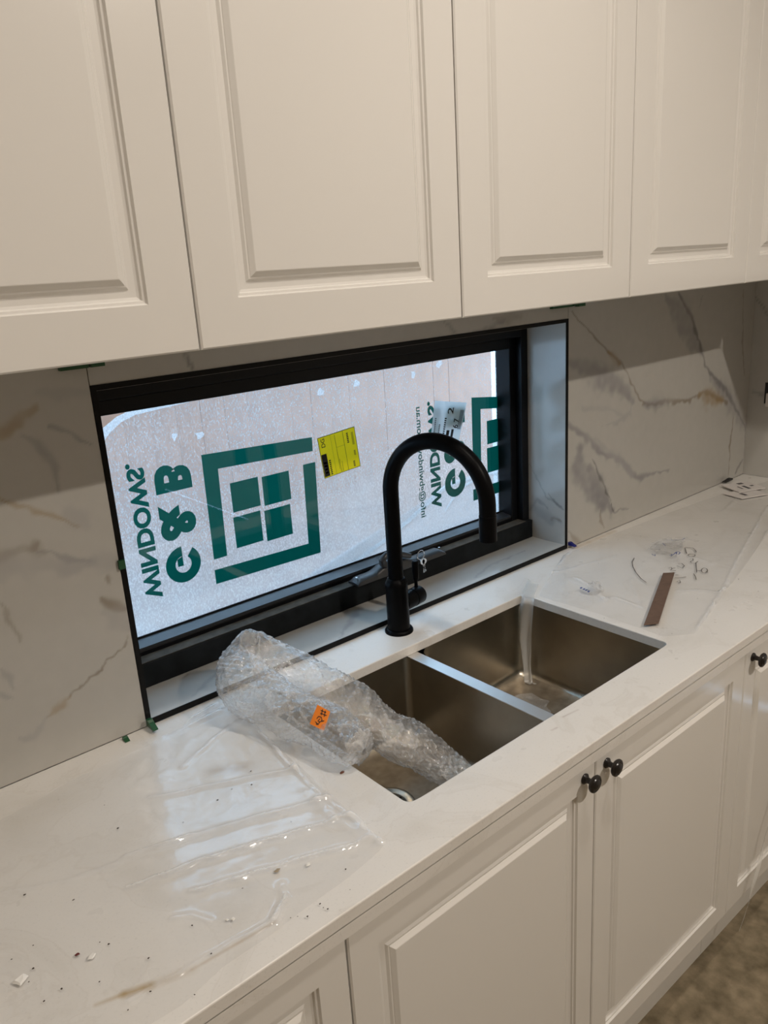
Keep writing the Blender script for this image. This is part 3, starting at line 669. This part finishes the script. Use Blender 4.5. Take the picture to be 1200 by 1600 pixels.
def knob(x, z, yf, parent):
    k = MB().lathe([(.0001,0),(.0095,0),(.0098,.002),(.0085,.0035),(.0055,.006),(.0048,.013),(.007,.0165),(.0145,.0185),(.0162,.021),(.0158,.0235),(.0135,.025),(.0125,.0245),(.0112,.0262),(.0098,.0258),(.0075,.0275),(.0001,.0285)], (x, yf-.0002, z), axis=(0,-1,0), n=28, cap=False)
    return k.build('knob', KNOB, parent, smooth=True)
BT, BB, BYF = -.043, -.736, -.615
def base_cab(edges, label, knobs, group='white cabinets under the worktop'):
    x0, x1 = edges[0], edges[-1]
    r = empty('base_cabinet', ((x0+x1)/2, -.3, -.9), label, 'cabinet', group)
    b = MB(); t = .016; x0 += .0005; x1 -= .0005
    b.box(x0, x0+t, -.5965, -.02, BB, -.0215).box(x1-t, x1, -.5965, -.02, BB, -.0215).box(x0+t, x1-t, -.5965, -.02, BB, BB+t).box(x0+t, x1-t, -.036, -.02, BB+t, -.0215).box(x0+t, x1-t, -.5965, -.5805, -.10, -.0215)
    b.build('body', CARC, r)
    box('kickboard', x0, x1, -.560, -.544, -.8995, BB-.0005, CARC, r)
    ds = []
    for a, c in zip(edges[:-1], edges[1:]):
        ds.append(door('door', a+G, c-G, BB, BT, BYF, r, border=.048))
    for di, kx in knobs: 
        k = knob(kx, -.065, BYF, r)
        k.parent = ds[di]; k.matrix_parent_inverse = Matrix.Identity(4)
        ds[di].matrix_parent_inverse = Matrix.Translation(-Vector(r.location))
        k.matrix_parent_inverse = Matrix.Identity(4)
    return r
base_cab([-2.098, -1.558, -1.014], 'white base cabinet at the far left end of the worktop', [])
base_cab([-1.014, -.556, -.010], 'white base cabinet left of the sink cabinet, at the bottom edge', [(0, -1.0+.41), (1, -.52)])
base_cab([-.010, .539, 1.079], 'white sink cabinet with a pair of black knobs where its doors meet', [(0, .507), (1, .571)])
base_cab([1.079, 1.63], 'white single-door base cabinet right of the sink with one black knob', [(0, 1.112)])
base_cab([1.63, 2.300], 'white base cabinet in the corner under the right end of the worktop', [])

# ------------------------------------------------------------------ lamps
for i, ((lx, ly), g) in enumerate(zip(LAMPS, LAMP_GAIN)):
    where = ['over the right side of the kitchen', 'over the sink', 'added as fill over the left end of the worktop', 'added as fill over the left side of the kitchen'][i]
    d = empty('ceiling_downlight', (lx, ly, CEIL), 'round recessed white downlight ' + where, 'downlight', 'ceiling downlights')
    MB().lathe([(.062,-.0002),(.062,-.004),(.045,-.006),(.043,-.002)], (lx,ly,CEIL), n=36, cap=False).build('rim', CARC, d, smooth=True)
    m, nt, b, out = new_mat('lamp_lens'); b.inputs['Emission Color'].default_value = (*LAMP_COLOR, 1); b.inputs['Emission Strength'].default_value = 6
    MB().lathe([(.043,-.001),(.043,-.0018)], (lx,ly,CEIL), n=36).build('lens', m, d)
    L = bpy.data.lights.new('downlight_lamp', 'AREA'); L.shape = 'DISK'; L.size = .085; L.energy = LAMP_POWER*g; L.color = LAMP_COLOR
    lo = bpy.data.objects.new('downlight_lamp', L); COL.objects.link(lo); lo.parent = d; lo.location = (0, 0, -.007)

# ------------------------------------------------------------------ clear plastic sheets on the worktop
def interp(poly, n):
    P = np.array(poly); d = np.r_[0, np.cumsum(np.linalg.norm(np.diff(P, axis=0), axis=1))]; t = np.linspace(0, d[-1], n)
    return np.stack([np.interp(t, d, P[:, k]) for k in range(P.shape[1])], 1)
def sheet(name, back, front, ridges, nu, nv, label, base_h=.0012, base_haze=.06, seed=0.0, amp=.0012, mat=None):
    B = interp(back, nu); Fr = interp(front, nu); T = np.linspace(0, 1, nv)
    P = (B[:, None, :]*(1-T)[None, :, None] + Fr[:, None, :]*T[None, :, None]).reshape(-1, 2)
    n1 = smooth_noise(P, 14, seed); n2 = smooth_noise(P, 40, seed+9)
    H = base_h + amp*(np.abs(n1)) + amp*.35*np.abs(n2); hz = np.full(len(P), base_haze) + .02*n1
    for pts, wdt, ht, hzz in ridges:
        pts = np.array(pts); best = np.full(len(P), 9.0)
        for i in range(len(pts)-1):
            d, t = seg_dist(P + np.stack([n1, n2], 1)*.004, pts[i], pts[i+1]); best = np.minimum(best, d)
        g = np.exp(-(best/wdt)**2); H += ht*g*(1+.4*n2); hz += hzz*np.exp(-(best/(wdt*.7))**2)*(.75+.7*n2)
    V = np.column_stack([P, H]); Fc = []
    for i in range(nu-1):
        for j in range(nv-1): k = i*nv+j; Fc.append((k, k+1, k+nv+1, k+nv))
    o = mesh(name, V, Fc, mat or FILM_L, None, smooth=True)
    a = o.data.attributes.new('haze', 'FLOAT', 'POINT'); a.data.foreach_set('value', np.clip(hz, .01, .9).astype(np.float32))
    return tag(o, label, 'plastic sheet')
c2 = lambda *qs: [tuple(Zp(u, v, .001)[:2]) for u, v in qs]
ridL = [
 (c2((375,1110),(450,1195),(520,1260),(600,1322)), .006, .006, .38),
 (c2((230,1250),(300,1236),(408,1213),(462,1203)), .005, .005, .22), (c2((200,1340),(300,1310),(420,1274),(525,1248)), .006, .006, .30),
 (c2((200,1390),(300,1351),(416,1315),(549,1278),(570,1290)), .005, .006, .36), (c2((300,1395),(422,1359),(500,1335),(578,1315)), .005, .005, .36),
 (c2((-40,1295),(0,1278),(110,1218),(200,1175),(285,1133),(345,1098)), .006, .006, .30), (c2((200,1160),(270,1150),(330,1118),(365,1105)), .008, .003, .2), (c2((285,1200),(340,1150),(385,1120)), .006, .003, .24), (c2((300,1135),(345,1112)), .006, .004, .26),
 (c2((200,1565),(270,1528),(350,1485),(425,1440),(445,1408)), .005, .004, .20), (c2((268,1438),(300,1434),(330,1442)), .006, .004, .22), (c2((0,1400),(100,1380),(210,1340),(300,1310)), .006, .003, .08), (c2((480,1240),(530,1290),(590,1320)), .010, .006, .18), (c2((440,1385),(446,1410),(430,1440)), .006, .005, .22)]
sheet('plastic_sheet', [(-1.0, -.05)] + c2((0,1283),(110,1222),(200,1180),(285,1137),(330,1100),(372,1108)), [(-1.0, -.60)] + [(-.55,-.585)] + c2((283,1572),(350,1510),(425,1460),(470,1425),(540,1375),(603,1322)), ridL, 260, 130,
      'clear wrinkled protective plastic sheet on the worktop left of the sink', seed=3.0)
ridR = [
 (c2((838,930),(860,900),(892,862)), .006, .005, .30), (c2((1200,792),(1150,880),(1130,922),(1088,985)), .006, .006, .26), (c2((1200,830),(1160,905),(1130,925)), .006, .004, .12), (c2((930,945),(960,935),(1000,950)), .008, .005, .18),
 (c2((900,905),(930,925),(945,940)), .01, .006, .2), (c2((1020,850),(1075,870),(1110,880)), .008, .004, .10), (c2((1060,925),(1100,925),(1135,930)), .008, .005, .16), (c2((1005,880),(985,910),(1000,945)), .006, .004, .12), (c2((1130,800),(1160,770)), .006, .004, .1), (c2((850,900),(890,890),(960,870)), .006, .003, .1)]
sheet('plastic_sheet', c2((880,868),(960,834),(1060,796),(1140,768),(1200,752)) + [(2.25, -.10)], c2((842,932),(945,962),(1035,995),(1088,990),(1132,928),(1200,835)) + [(2.25, -.34)], ridR, 170, 90,
      'clear wrinkled plastic sheet on the worktop right of the sink, scribbled on', seed=21.0, base_haze=.05)
# writing and scuffs on the right sheet, drawn as thin marker strokes
def stroke(name, pts, mat, parent, z=.0042, r=.0010, sc=8, ox=970, oy=830):
    P = [Vector(Zp(ox+u/sc, oy+v/sc, z)) for u, v in pts]
    V = []; Fc = []
    for i, p in enumerate(P):
        t = (P[min(i+1, len(P)-1)]-P[max(i-1, 0)]).normalized(); nrm = Vector((-t.y, t.x, 0))*r
        V += [p+nrm, p-nrm]
    for i in range(len(P)-1): Fc.append((2*i, 2*i+1, 2*i+3, 2*i+2))
    return mesh(name, V, Fc, mat, parent)
def circ(cx, cyy, rx, ry, a0=0, a1=360, n=14): return [(cx+rx*math.cos(math.radians(a0+(a1-a0)*k/n)), cyy+ry*math.sin(math.radians(a0+(a1-a0)*k/n))) for k in range(n+1)]
sheetR = [o for o in bpy.data.objects if o.name.startswith('plastic_sheet')][-1]
for pts in ([(800,205),(812,245),(825,280)], [(805,200),(850,202),(900,208),(930,235),(945,262)], circ(885,300,45,18), [(860,352),(900,340),(905,365),(870,375),(880,395),(930,402),(965,375)], [(938,395),(942,440),(950,515)], [(948,492),(1000,490)],
            circ(1045,490,38,30), [(1060,505),(1092,516)], [(598,458),(630,450),(640,470),(620,490),(690,492)], [(640,466),(680,456)], [(715,402),(760,400),(795,432),(770,460),(700,432)], [(640,520),(690,520)], [(680,545),(718,545)], [(670,578),(760,580),(818,570)], [(700,630),(735,610),(745,640),(715,650)], [(910,530),(935,570),(942,605)],
            [(170,332),(142,385),(150,440),(185,510),(250,590),(320,640)]):
    stroke('marker_stroke', pts, MARKER, sheetR)
for pts in ([(610,300),(640,285),(625,315),(660,290),(690,262),(720,255),(742,268),(720,290),(692,285),(700,262)], [(388,285),(410,305),(430,290),(425,310)], [(575,108),(650,112),(770,105),(802,88)], [(560,180),(520,150)]):
    stroke('marker_stroke', pts, BLUEINK, sheetR, z=.012, r=.0012)
# small crumpled wads of clear plastic
def wad(px, size, h, label, seed, mat=WAD):
    c = Zp(px[0], px[1], .004); bm = bmesh.new(); bmesh.ops.create_icosphere(bm, subdivisions=4, radius=1)
    for v in bm.verts:
        p = v.co.copy(); n = mnoise.noise(p*2.2+Vector((seed,0,0))); n2 = mnoise.noise(p*6+Vector((seed,3,0)))
        q = p*(1+.45*n+.22*n2); v.co = (c[0]+q.x*size[0], c[1]+q.y*size[1], max(.0026, .003+ (q.z+.45)*h))
    me = bpy.data.meshes.new('plastic_scrap'); bm.to_mesh(me); bm.free()
    return tag(link('plastic_scrap', me, mat, None), label, 'plastic scrap')
wad((1043,857), (.050,.034), .016, 'clump of clear plastic with blue print beside the scribbles', 1.0)
w2 = wad((929,924), (.020,.016), .018, 'small shiny clear plastic scrap at the sink corner with blue print', 4.0)
for k, (u, v) in enumerate([(908,918.5),(912.5,920.5),(916,922),(919.5,924.2)]):
    stroke('printed_mark', [(u-1.2, v+1.0), (u+1.2, v-1.0)], BLUEINK, w2, z=.010, r=.0022, sc=1, ox=0, oy=0)
# strip of film hanging into the right bowl
def strip():
    L = [(826,905,0),(814,938,0),(803,966,0),(807,988,0),(813,1012,0),(818,1038,0),(820,1066,0),(829,1089,0)]
    Rr_ = [(842,912,0),(835,938,0),(833,968,0),(832,990,0),(832,1012,0),(831,1040,0),(834,1066,0),(840,1089,0)]
    lay = lambda L_, xx: [Zp(L_[0][0], L_[0][1], .005), Zp(L_[1][0], L_[1][1]-8, .005)] + [Xp(u, v, xx) for u, v, z in L_[1:]]   # starts flat on the worktop, then drops over the edge
    A = interp(lay(L, .905), 40); Bq = interp(lay(Rr_, .915), 40)
    for q in (A, Bq):
        q[:, 2] = np.maximum(q[:, 2], DEP-.008); m_ = q[:, 2] < 0; q[m_, 1] = np.minimum(q[m_, 1], -.129)
    V = []; Fc = []; K = 12
    for i in range(40):
        for k in range(K):
            t = k/(K-1); p = A[i]*(1-t)+Bq[i]*t; p = p.copy(); p[0] += .005*math.sin(t*9+i*.08)*(.3+i/40) - .006*math.sin(math.pi*t); V.append(p)
    for i in range(39):
        for k in range(K-1): j = i*K+k; Fc.append((j, j+1, j+K+1, j+K))
    o = mesh('plastic_strip', V, Fc, STRIP, None, smooth=True)
    return tag(o, 'thin clear plastic strip drooping over the edge into the right sink bowl', 'plastic strip')
strip()
b1 = Zp(870, 1085, DEP-.012+.004)
bm = bmesh.new(); bmesh.ops.create_icosphere(bm, subdivisions=3, radius=1)
for v in bm.verts:
    p = v.co; n = 1+.5*mnoise.noise(p*2.5); v.co = (.80+p.x*.06*n, -.235+p.y*.055*n, DEP-.009+max(0, p.z*n)*.012)
me = bpy.data.meshes.new('plastic_scrap'); bm.to_mesh(me); bm.free()
tag(link('plastic_scrap', me, WAD), 'crumpled clear plastic lying on the floor of the right sink bowl', 'plastic scrap')

# ------------------------------------------------------------------ bubble wrap sleeve folded double
def catmull(P, n):
    P = [np.array(p, float) for p in P]; P = [2*P[0]-P[1]] + P + [2*P[-1]-P[-2]]; out = []
    m = len(P)-3
    for k in range(n):
        t = k/(n-1)*m; i = min(int(t), m-1); t -= i; a, b, c, d = P[i:i+4]
        out.append(.5*((2*b)+(c-a)*t+(2*a-5*b+4*c-d)*t*t+(3*b-a-3*c+d)*t**3))
    return np.array(out)
ctrl = [(.203,-.402,.034,.030,.030),(.198,-.36,.036,.040,.034),(.190,-.28,.040,.044,.037),(.178,-.19,.048,.048,.042),(.160,-.115,.060,.054,.054),(.182,-.066,.072,.050,.046),(.220,-.085,.074,.054,.040),(.262,-.145,.046,.056,.038),(.303,-.205,.008,.056,.038),(.356,-.258,-.052,.058,.038),(.412,-.298,-.104,.062,.036),(.455,-.320,-.150,.068,.030),(.490,-.330,-.172,.072,.020)]
NP, NC = 300, 130
path = catmull([c[:3] for c in ctrl], NP); rad = catmull([c[3:] for c in ctrl], NP)
V = np.zeros((NP, NC, 3)); arcl = np.r_[0, np.cumsum(np.linalg.norm(np.diff(path, axis=0), axis=1))]
HZ = np.zeros((NP, NC))
for i in range(NP):
    t = path[min(i+1, NP-1)]-path[max(i-1, 0)]; t /= np.linalg.norm(t)
    side = np.cross(t, (0,0,1)); side /= max(1e-6, np.linalg.norm(side)); nrm = np.cross(side, t)
    e = min(1, math.sqrt(max(.02, min(i, NP-1-i)/9)))
    for k in range(NC):
        th = 2*math.pi*k/NC; ca, sa = math.cos(th), math.sin(th)
        ra, rb = rad[i]*e
        p = path[i] + side*ra*ca + nrm*rb*sa
        q = Vector(p)
        cr = .009*mnoise.noise(q*16)+.008*(.25-abs(mnoise.noise(q*34)))+.0045*(.25-abs(mnoise.noise(q*85)))
        s = arcl[i]; cc = th*(ra+rb)/2; pitch = .0115; row = math.floor(s/(pitch*.87)); du = (s-(row+.5)*pitch*.87); dvv = (cc+(row % 2)*pitch/2) % pitch - pitch/2
        bub = .0024*max(0, 1-(du*du+dvv*dvv)/(.0046**2))
        p = p + (side*ca+nrm*sa)*(cr+bub)
        p[2] += .026*math.exp(-((i-138)/14)**2)*max(0.0, sa)**5
        if p[0] < SX0+.004 or p[1] > SY1 or p[1] < SY0: p[2] = max(p[2], .016)
        p[2] = max(p[2], DEP+.004)
        V[i, k] = p; HZ[i, k] = .095+.085*(bub/.0024 > .05)+.60*max(0, .35-2.2*abs(mnoise.noise(q*34)))+.07*mnoise.noise(q*25)+.10*(i < 10)
Vf = V.reshape(-1, 3); Fc = []
for i in range(NP-1):
    for k in range(NC): Fc.append((i*NC+k, (i+1)*NC+k, (i+1)*NC+(k+1) % NC, i*NC+(k+1) % NC))
wrap = empty('bubble_wrap', (.18, -.2, .0075), 'folded clear bubble wrap sleeve draped over the left edge of the sink', 'bubble wrap')
wo2 = mesh('wrap_sleeve', Vf, Fc, WRAP, wrap, smooth=True)
a = wo2.data.attributes.new('haze', 'FLOAT', 'POINT'); a.data.foreach_set('value', np.clip(HZ.ravel(), .02, .5).astype(np.float32))
# orange sticker following the sleeve: pick the surface points seen at its corners
def on_wrap(u, v, lift=.0025):
    d = ray(u, v); d = d/np.linalg.norm(d); R_ = Vf-CAM; t = R_@d; perp = np.linalg.norm(R_-t[:, None]*d, axis=1)
    ok = perp < .006; tt = t[ok].min() if ok.any() else 1.2
    return CAM + d*(tt-lift)
N = 7
cst = [(496,1101),(516,1112),(506,1142),(484,1131)]      # TL TR BR BL in the picture
tc_ = np.array([on_wrap(*q, .004) for q in cst]); dmean = np.median(np.linalg.norm(tc_-CAM, axis=1))
cs3 = []
for q in cst:
    d = ray(*q); cs3.append(CAM + d/np.linalg.norm(d)*(dmean-.004))
f3 = lambda a, b: cs3[3]*(1-a)*(1-b)+cs3[2]*a*(1-b)+cs3[1]*a*b+cs3[0]*(1-a)*b
nst = np.cross(cs3[1]-cs3[0], cs3[3]-cs3[0]); nst = nst/np.linalg.norm(nst); nst = nst if nst@(CAM-cs3[0]) > 0 else -nst
g3 = lambda a, b, l=0: f3(a, b)+nst*(.0025*math.sin(math.pi*a)+l)
Vs = [g3(i/8, j/8) for i in range(9) for j in range(9)]; Fs = [(i*9+j, (i+1)*9+j, (i+1)*9+j+1, i*9+j+1) for i in range(8) for j in range(8)]
stk = mesh('orange_label', Vs, Fs, ORANGE, wrap, smooth=True); stk['label'] = 'orange paper label with a handwritten number'
def pen(pts, wd_=.03):
    P = [np.array(p) for p in pts]; V = []; Fc = []
    for i, p in enumerate(P):
        t = P[min(i+1, len(P)-1)]-P[max(i-1, 0)]; t = t/np.linalg.norm(t); nn = np.array([-t[1], t[0]*.66])*wd_
        V += [g3(*(p+nn), .0008), g3(*(p-nn), .0008)]
    for i in range(len(P)-1): Fc.append((2*i, 2*i+1, 2*i+3, 2*i+2))
    mesh('handwriting', V, Fc, BLACKINK, stk)
for s in ([(.35,.83),(.75,.86)], [(.40,.70),(.85,.74)], [(.45,.92),(.5,.64)], [(.66,.92),(.72,.64)]): pen(s)
pen([(.30,.38),(.36,.52),(.55,.55),(.66,.44),(.60,.32),(.42,.30),(.50,.44)]); pen([(.66,.36),(.80,.46)]); pen([(.55,.30),(.52,.16),(.38,.12)]); pen([(.52,.16),(.28,.22)])

# ------------------------------------------------------------------ small things
st = [Zp(*q, .004) for q in [(1036,898),(1054,897),(1029,976),(1006,979)]]
def prism(name, base, h, mat, label, cat, parent=None, bevel=0, group=None, z0=None):
    n = len(base); z = z0 if z0 is not None else base[0][2]
    V = [(p[0], p[1], z) for p in base] + [(p[0], p[1], z+h) for p in base]
    Fc = [tuple(range(n-1, -1, -1)), tuple(range(n, 2*n))] + [(i, (i+1) % n, n+(i+1) % n, n+i) for i in range(n)]
    o = MB().add(V, Fc).build(name, mat, parent, bevel=bevel); return tag(o, label, cat, group)
prism('hardboard_strip', st, .003, STICK, 'thin brown hardboard strip lying on the worktop right of the sink', 'strip', z0=.0062, bevel=.0006)
# two cards by the corner
def card(px, z, label):
    P = [Zp(*q, z) for q in px]; c = prism('sample_card', P, .003, CARD, label, 'card', z0=z, bevel=.0005, group='white cards in the corner of the worktop'); return c, P
c1, P1 = card([(1130,772),(1159,780),(1200,773),(1172,764)], .0035, 'lower of two white printed cards stacked in the worktop corner')
c3, P3 = card([(1127,759),(1155,770),(1196,763),(1168,753)], .0080, 'upper of two white printed cards stacked in the worktop corner')
for P, par, z, bars in ((P1, c1, .0068, [(.40,.75,.30,.42)]), (P3, c3, .0113, [(.45,.85,.45,.56),(.45,.75,.28,.34),(.08,.25,.5,.7),(.5,.62,.72,.84)])):
    f = lambda a, b: (P[0]*(1-a)*(1-b)+P[1]*a*0+P[1]*(1-b)*a*1+P[3]*(1-a)*b+P[2]*a*b)
    for a0, a1, b0, b1 in bars:
        q = [f(a0,b0), f(a1,b0), f(a1,b1), f(a0,b1)]; mesh('printed_bar', [(p[0], p[1], z) for p in q], [(0,1,2,3)], INK, par)
def wedge(p, dx, L, wdt, h, mat, label, group, axis='x'):
    """tile levelling wedge: a tapering ramp with a thumb ridge"""
    V = []
    for i, (t, hh) in enumerate([(0,.15),(.55,.75),(.7,1.0),(1.0,.95)]):
        for s in (-.5, .5):
            for z in (0, hh):
                a, b = (t-.5)*L*dx, s*wdt
                V.append((p[0]+(a if axis == 'x' else b), p[1]+(b if axis == 'x' else a), p[2]+z*h))
    Fc = []
    for i in range(3):
        k = i*4; Fc += [(k+1,k+5,k+7,k+3),(k,k+2,k+6,k+4),(k,k+4,k+5,k+1),(k+2,k+3,k+7,k+6)]
    Fc += [(0,1,3,2),(12,14,15,13)]
    return tag(MB().add(V, Fc).build('tile_wedge', mat, None), label, 'wedge', group)
gq = 'plastic tile wedges along the marble'
q = Zp(236,1141,.001); wedge((q[0]+.002,q[1]-.004,.0075), 1, .028, .010, .014, GREENPL, 'green plastic tile wedge at the lower left corner of the window trim', gq, 'y')
q = Zp(198,1157,.001); wedge((q[0],q[1]+.002,.0005), 1, .014, .009, .006, GREENPL, 'green plastic tile wedge under the left marble slab', gq, 'y')
q = Zp(890,856,.001); wedge((q[0]+.004,-.012,.0075), 1, .024, .010, .010, BLUEPL, 'blue plastic tile wedge at the lower right corner of the window trim', gq, 'y')
q = Zp(1133,753,.001); wedge((q[0],-.014,.006), 1, .05, .014, .006, DARKPL, 'black plastic tile wedge under the right marble slab beside the cards', gq, 'x')
for u0_, u1_, lab in ((92,136,'green plastic shim at the top of the left marble slab'), (141,162,'short green shim at the top of the slab over the window'), (862,892,'green plastic shim above the top right corner of the window'), (894,912,'stepped green shim at the top of the right marble slab')):
    xa, xb = Yp(u0_, 575 if u0_ < 500 else 478, -.006)[0], Yp(u1_, 570 if u0_ < 500 else 476, -.006)[0]
    mb = MB().box(xa, xb, -.012, -.0005, .667, .703)
    if u0_ > 880: mb = MB().box(xa, xa+(xb-xa)*.42, -.012, -.0005, .668, .703).box(xa+(xb-xa)*.42, xb, -.012, -.0005, .665, .703)
    tag(mb.build('tile_shim', GREENPL), lab, 'shim', 'green shims under the wall cabinets')
q = Yp(186,880,0); tag(MB().box(-.004, .0075, -.0075, -.0018, q[2]-.010, q[2]+.006).build('tape_scrap', GREENPL), 'small green tape scrap stuck on the left window trim', 'tape')
# keys hanging from the winder
kr = empty('key_ring', (.80, .088, .075), 'small key ring with two keys hanging on the window winder', 'keys')
cx, cz = .793, .094
MB().tube([(cx+.012*math.cos(a), .090, cz+.012*math.sin(a)) for a in [2*math.pi*k/24 for k in range(25)]], .0011, n=8, cap=False).build('ring', CHROME, kr, smooth=True)
def key(dx, rot):
    k = MB().lathe([(.0075,0),(.0075,.0018)], (0,0,0), axis=(0,1,0), n=16).box(-.0022, .0022, 0, .0018, -.030, -.006).box(.0022, .0042, 0, .0018, -.029, -.024).box(.0022, .0036, 0, .0018, -.021, -.017)
    ca, sa = math.cos(rot), math.sin(rot)
    k.v = [(cx+dx+x*ca+z*sa, .0885+y, cz-.019-x*sa+z*ca) for x, y, z in k.v]
    k.build('key', CHROME, kr)
key(.004, -.25); key(.010, .12)
# flush box with a white socket on the right wall
ob = empty('wall_outlet', (XR-.001, -.10, .28), 'dark wall box with a white fitting on the right marble wall', 'outlet')
MB().box(XR-.003, XR-.0004, -.13, -.058, .262, .335).build('back_box', DARKPL, ob)
MB().box(XR-.012, XR-.0032, -.128, -.066, .252, .300).build('white_fitting', CARD, ob, bevel=.003)

# crumbs and flakes on the worktop
def chip(px, size, mat, label, cat='flake', group=None, z=.0040, seed=0):
    rnd = random.Random(seed or int(px[0]*31+px[1])); c = Zp(px[0], px[1], z); n = 7
    base = [(c[0]+size*rnd.uniform(.45,1)*math.cos(2*math.pi*k/n), c[1]+size*rnd.uniform(.35,.8)*math.sin(2*math.pi*k/n), z) for k in range(n)]
    topv = [(p[0]*.7+c[0]*.3, p[1]*.7+c[1]*.3, z+size*rnd.uniform(.12,.32)) for p in base]
    Fc = [tuple(range(n-1, -1, -1)), tuple(range(n, 2*n))] + [(i, (i+1) % n, n+(i+1) % n, n+i) for i in range(n)]
    return tag(MB().add(base+topv, Fc).build('plaster_flake' if cat == 'flake' else 'debris_crumb', mat), label, cat, group)
chip((32,1532), .012, FLAKE, 'largest white plaster flake, near the lower left corner of the worktop')
chip((143,1494), .007, FLAKE, 'white plaster flake beside a tiny red crumb')
chip((481,1351), .005, FLAKE, 'white plaster flake on the plastic near the worktop edge')
chip((355,1437), .004, FLAKE, 'left of two small white flakes close together on the plastic'); chip((364,1436), .005, FLAKE, 'right of two small white flakes close together on the plastic')
chip((433,1360), .006, pmat('tan_mark', (.36,.30,.22), rough=.8), 'flat tan crumb on the plastic sheet by the wrinkles', 'crumb')
chip((535,1207), .006, RUST, 'rusty brown fragment on the bare worktop left of the sink', 'crumb', z=.0005); 
chip((121,1491), .004, REDCH, 'tiny dark red crumb near the front of the worktop', 'crumb')
crumbs = [(52,1513),(156,1472),(170,1475),(18,1499),(45,1534),(96,1545),(69,1564),(200,1578),(304,1554),(235,1549),(232,1497),(52,1477),(286,1285),(379,1388),(455,1284),(393,1226),(362,1233),(540,1358),(547,1390),(392,1205),(340,1250),(163,1258),(184,1294),(38,1398),(115,1406),(155,1534),(330,1490),(480,1432),(505,1418),(512,1420),(500,1412),(465,1432),(454,1434),(300,1446),(966,843),(1001,838),(935,880),(1154,905),(1185,924),(1050,990),(944,966),(1090,935)]
for i, qd in enumerate(crumbs):
    chip(qd, random.Random(i).uniform(.0010, .0027), CRUMB, 'tiny dark crumb of building dust scattered on the worktop', 'crumb', 'dark crumbs scattered on the worktop')

# strip of clear film hanging by the right base cabinet
hs = [(1215,1235),(1200,1290),(1185,1350),(1172,1395),(1163,1425),(1155,1455)]
A = interp([Yp(u, v, -.635) for u, v in hs], 24); V = []; Fc = []
for i, p in enumerate(A):
    for k in range(3): V.append((p[0]+.006*k+.003*math.sin(i*.7), p[1]-.003*math.sin(k+i*.4), p[2]))
for i in range(23):
    for k in range(2): j = i*3+k; Fc.append((j, j+1, j+4, j+3))
tag(mesh('film_strand', V, Fc, STRIP, None, smooth=True), 'thin clear film strand hanging in front of the right base cabinet', 'plastic strip')

# ------------------------------------------------------------------ lift everything so that the floor is at z = 0
for o in bpy.data.objects:
    if o.parent is None and o.type in ('MESH', 'EMPTY'): o.location.z += ZC
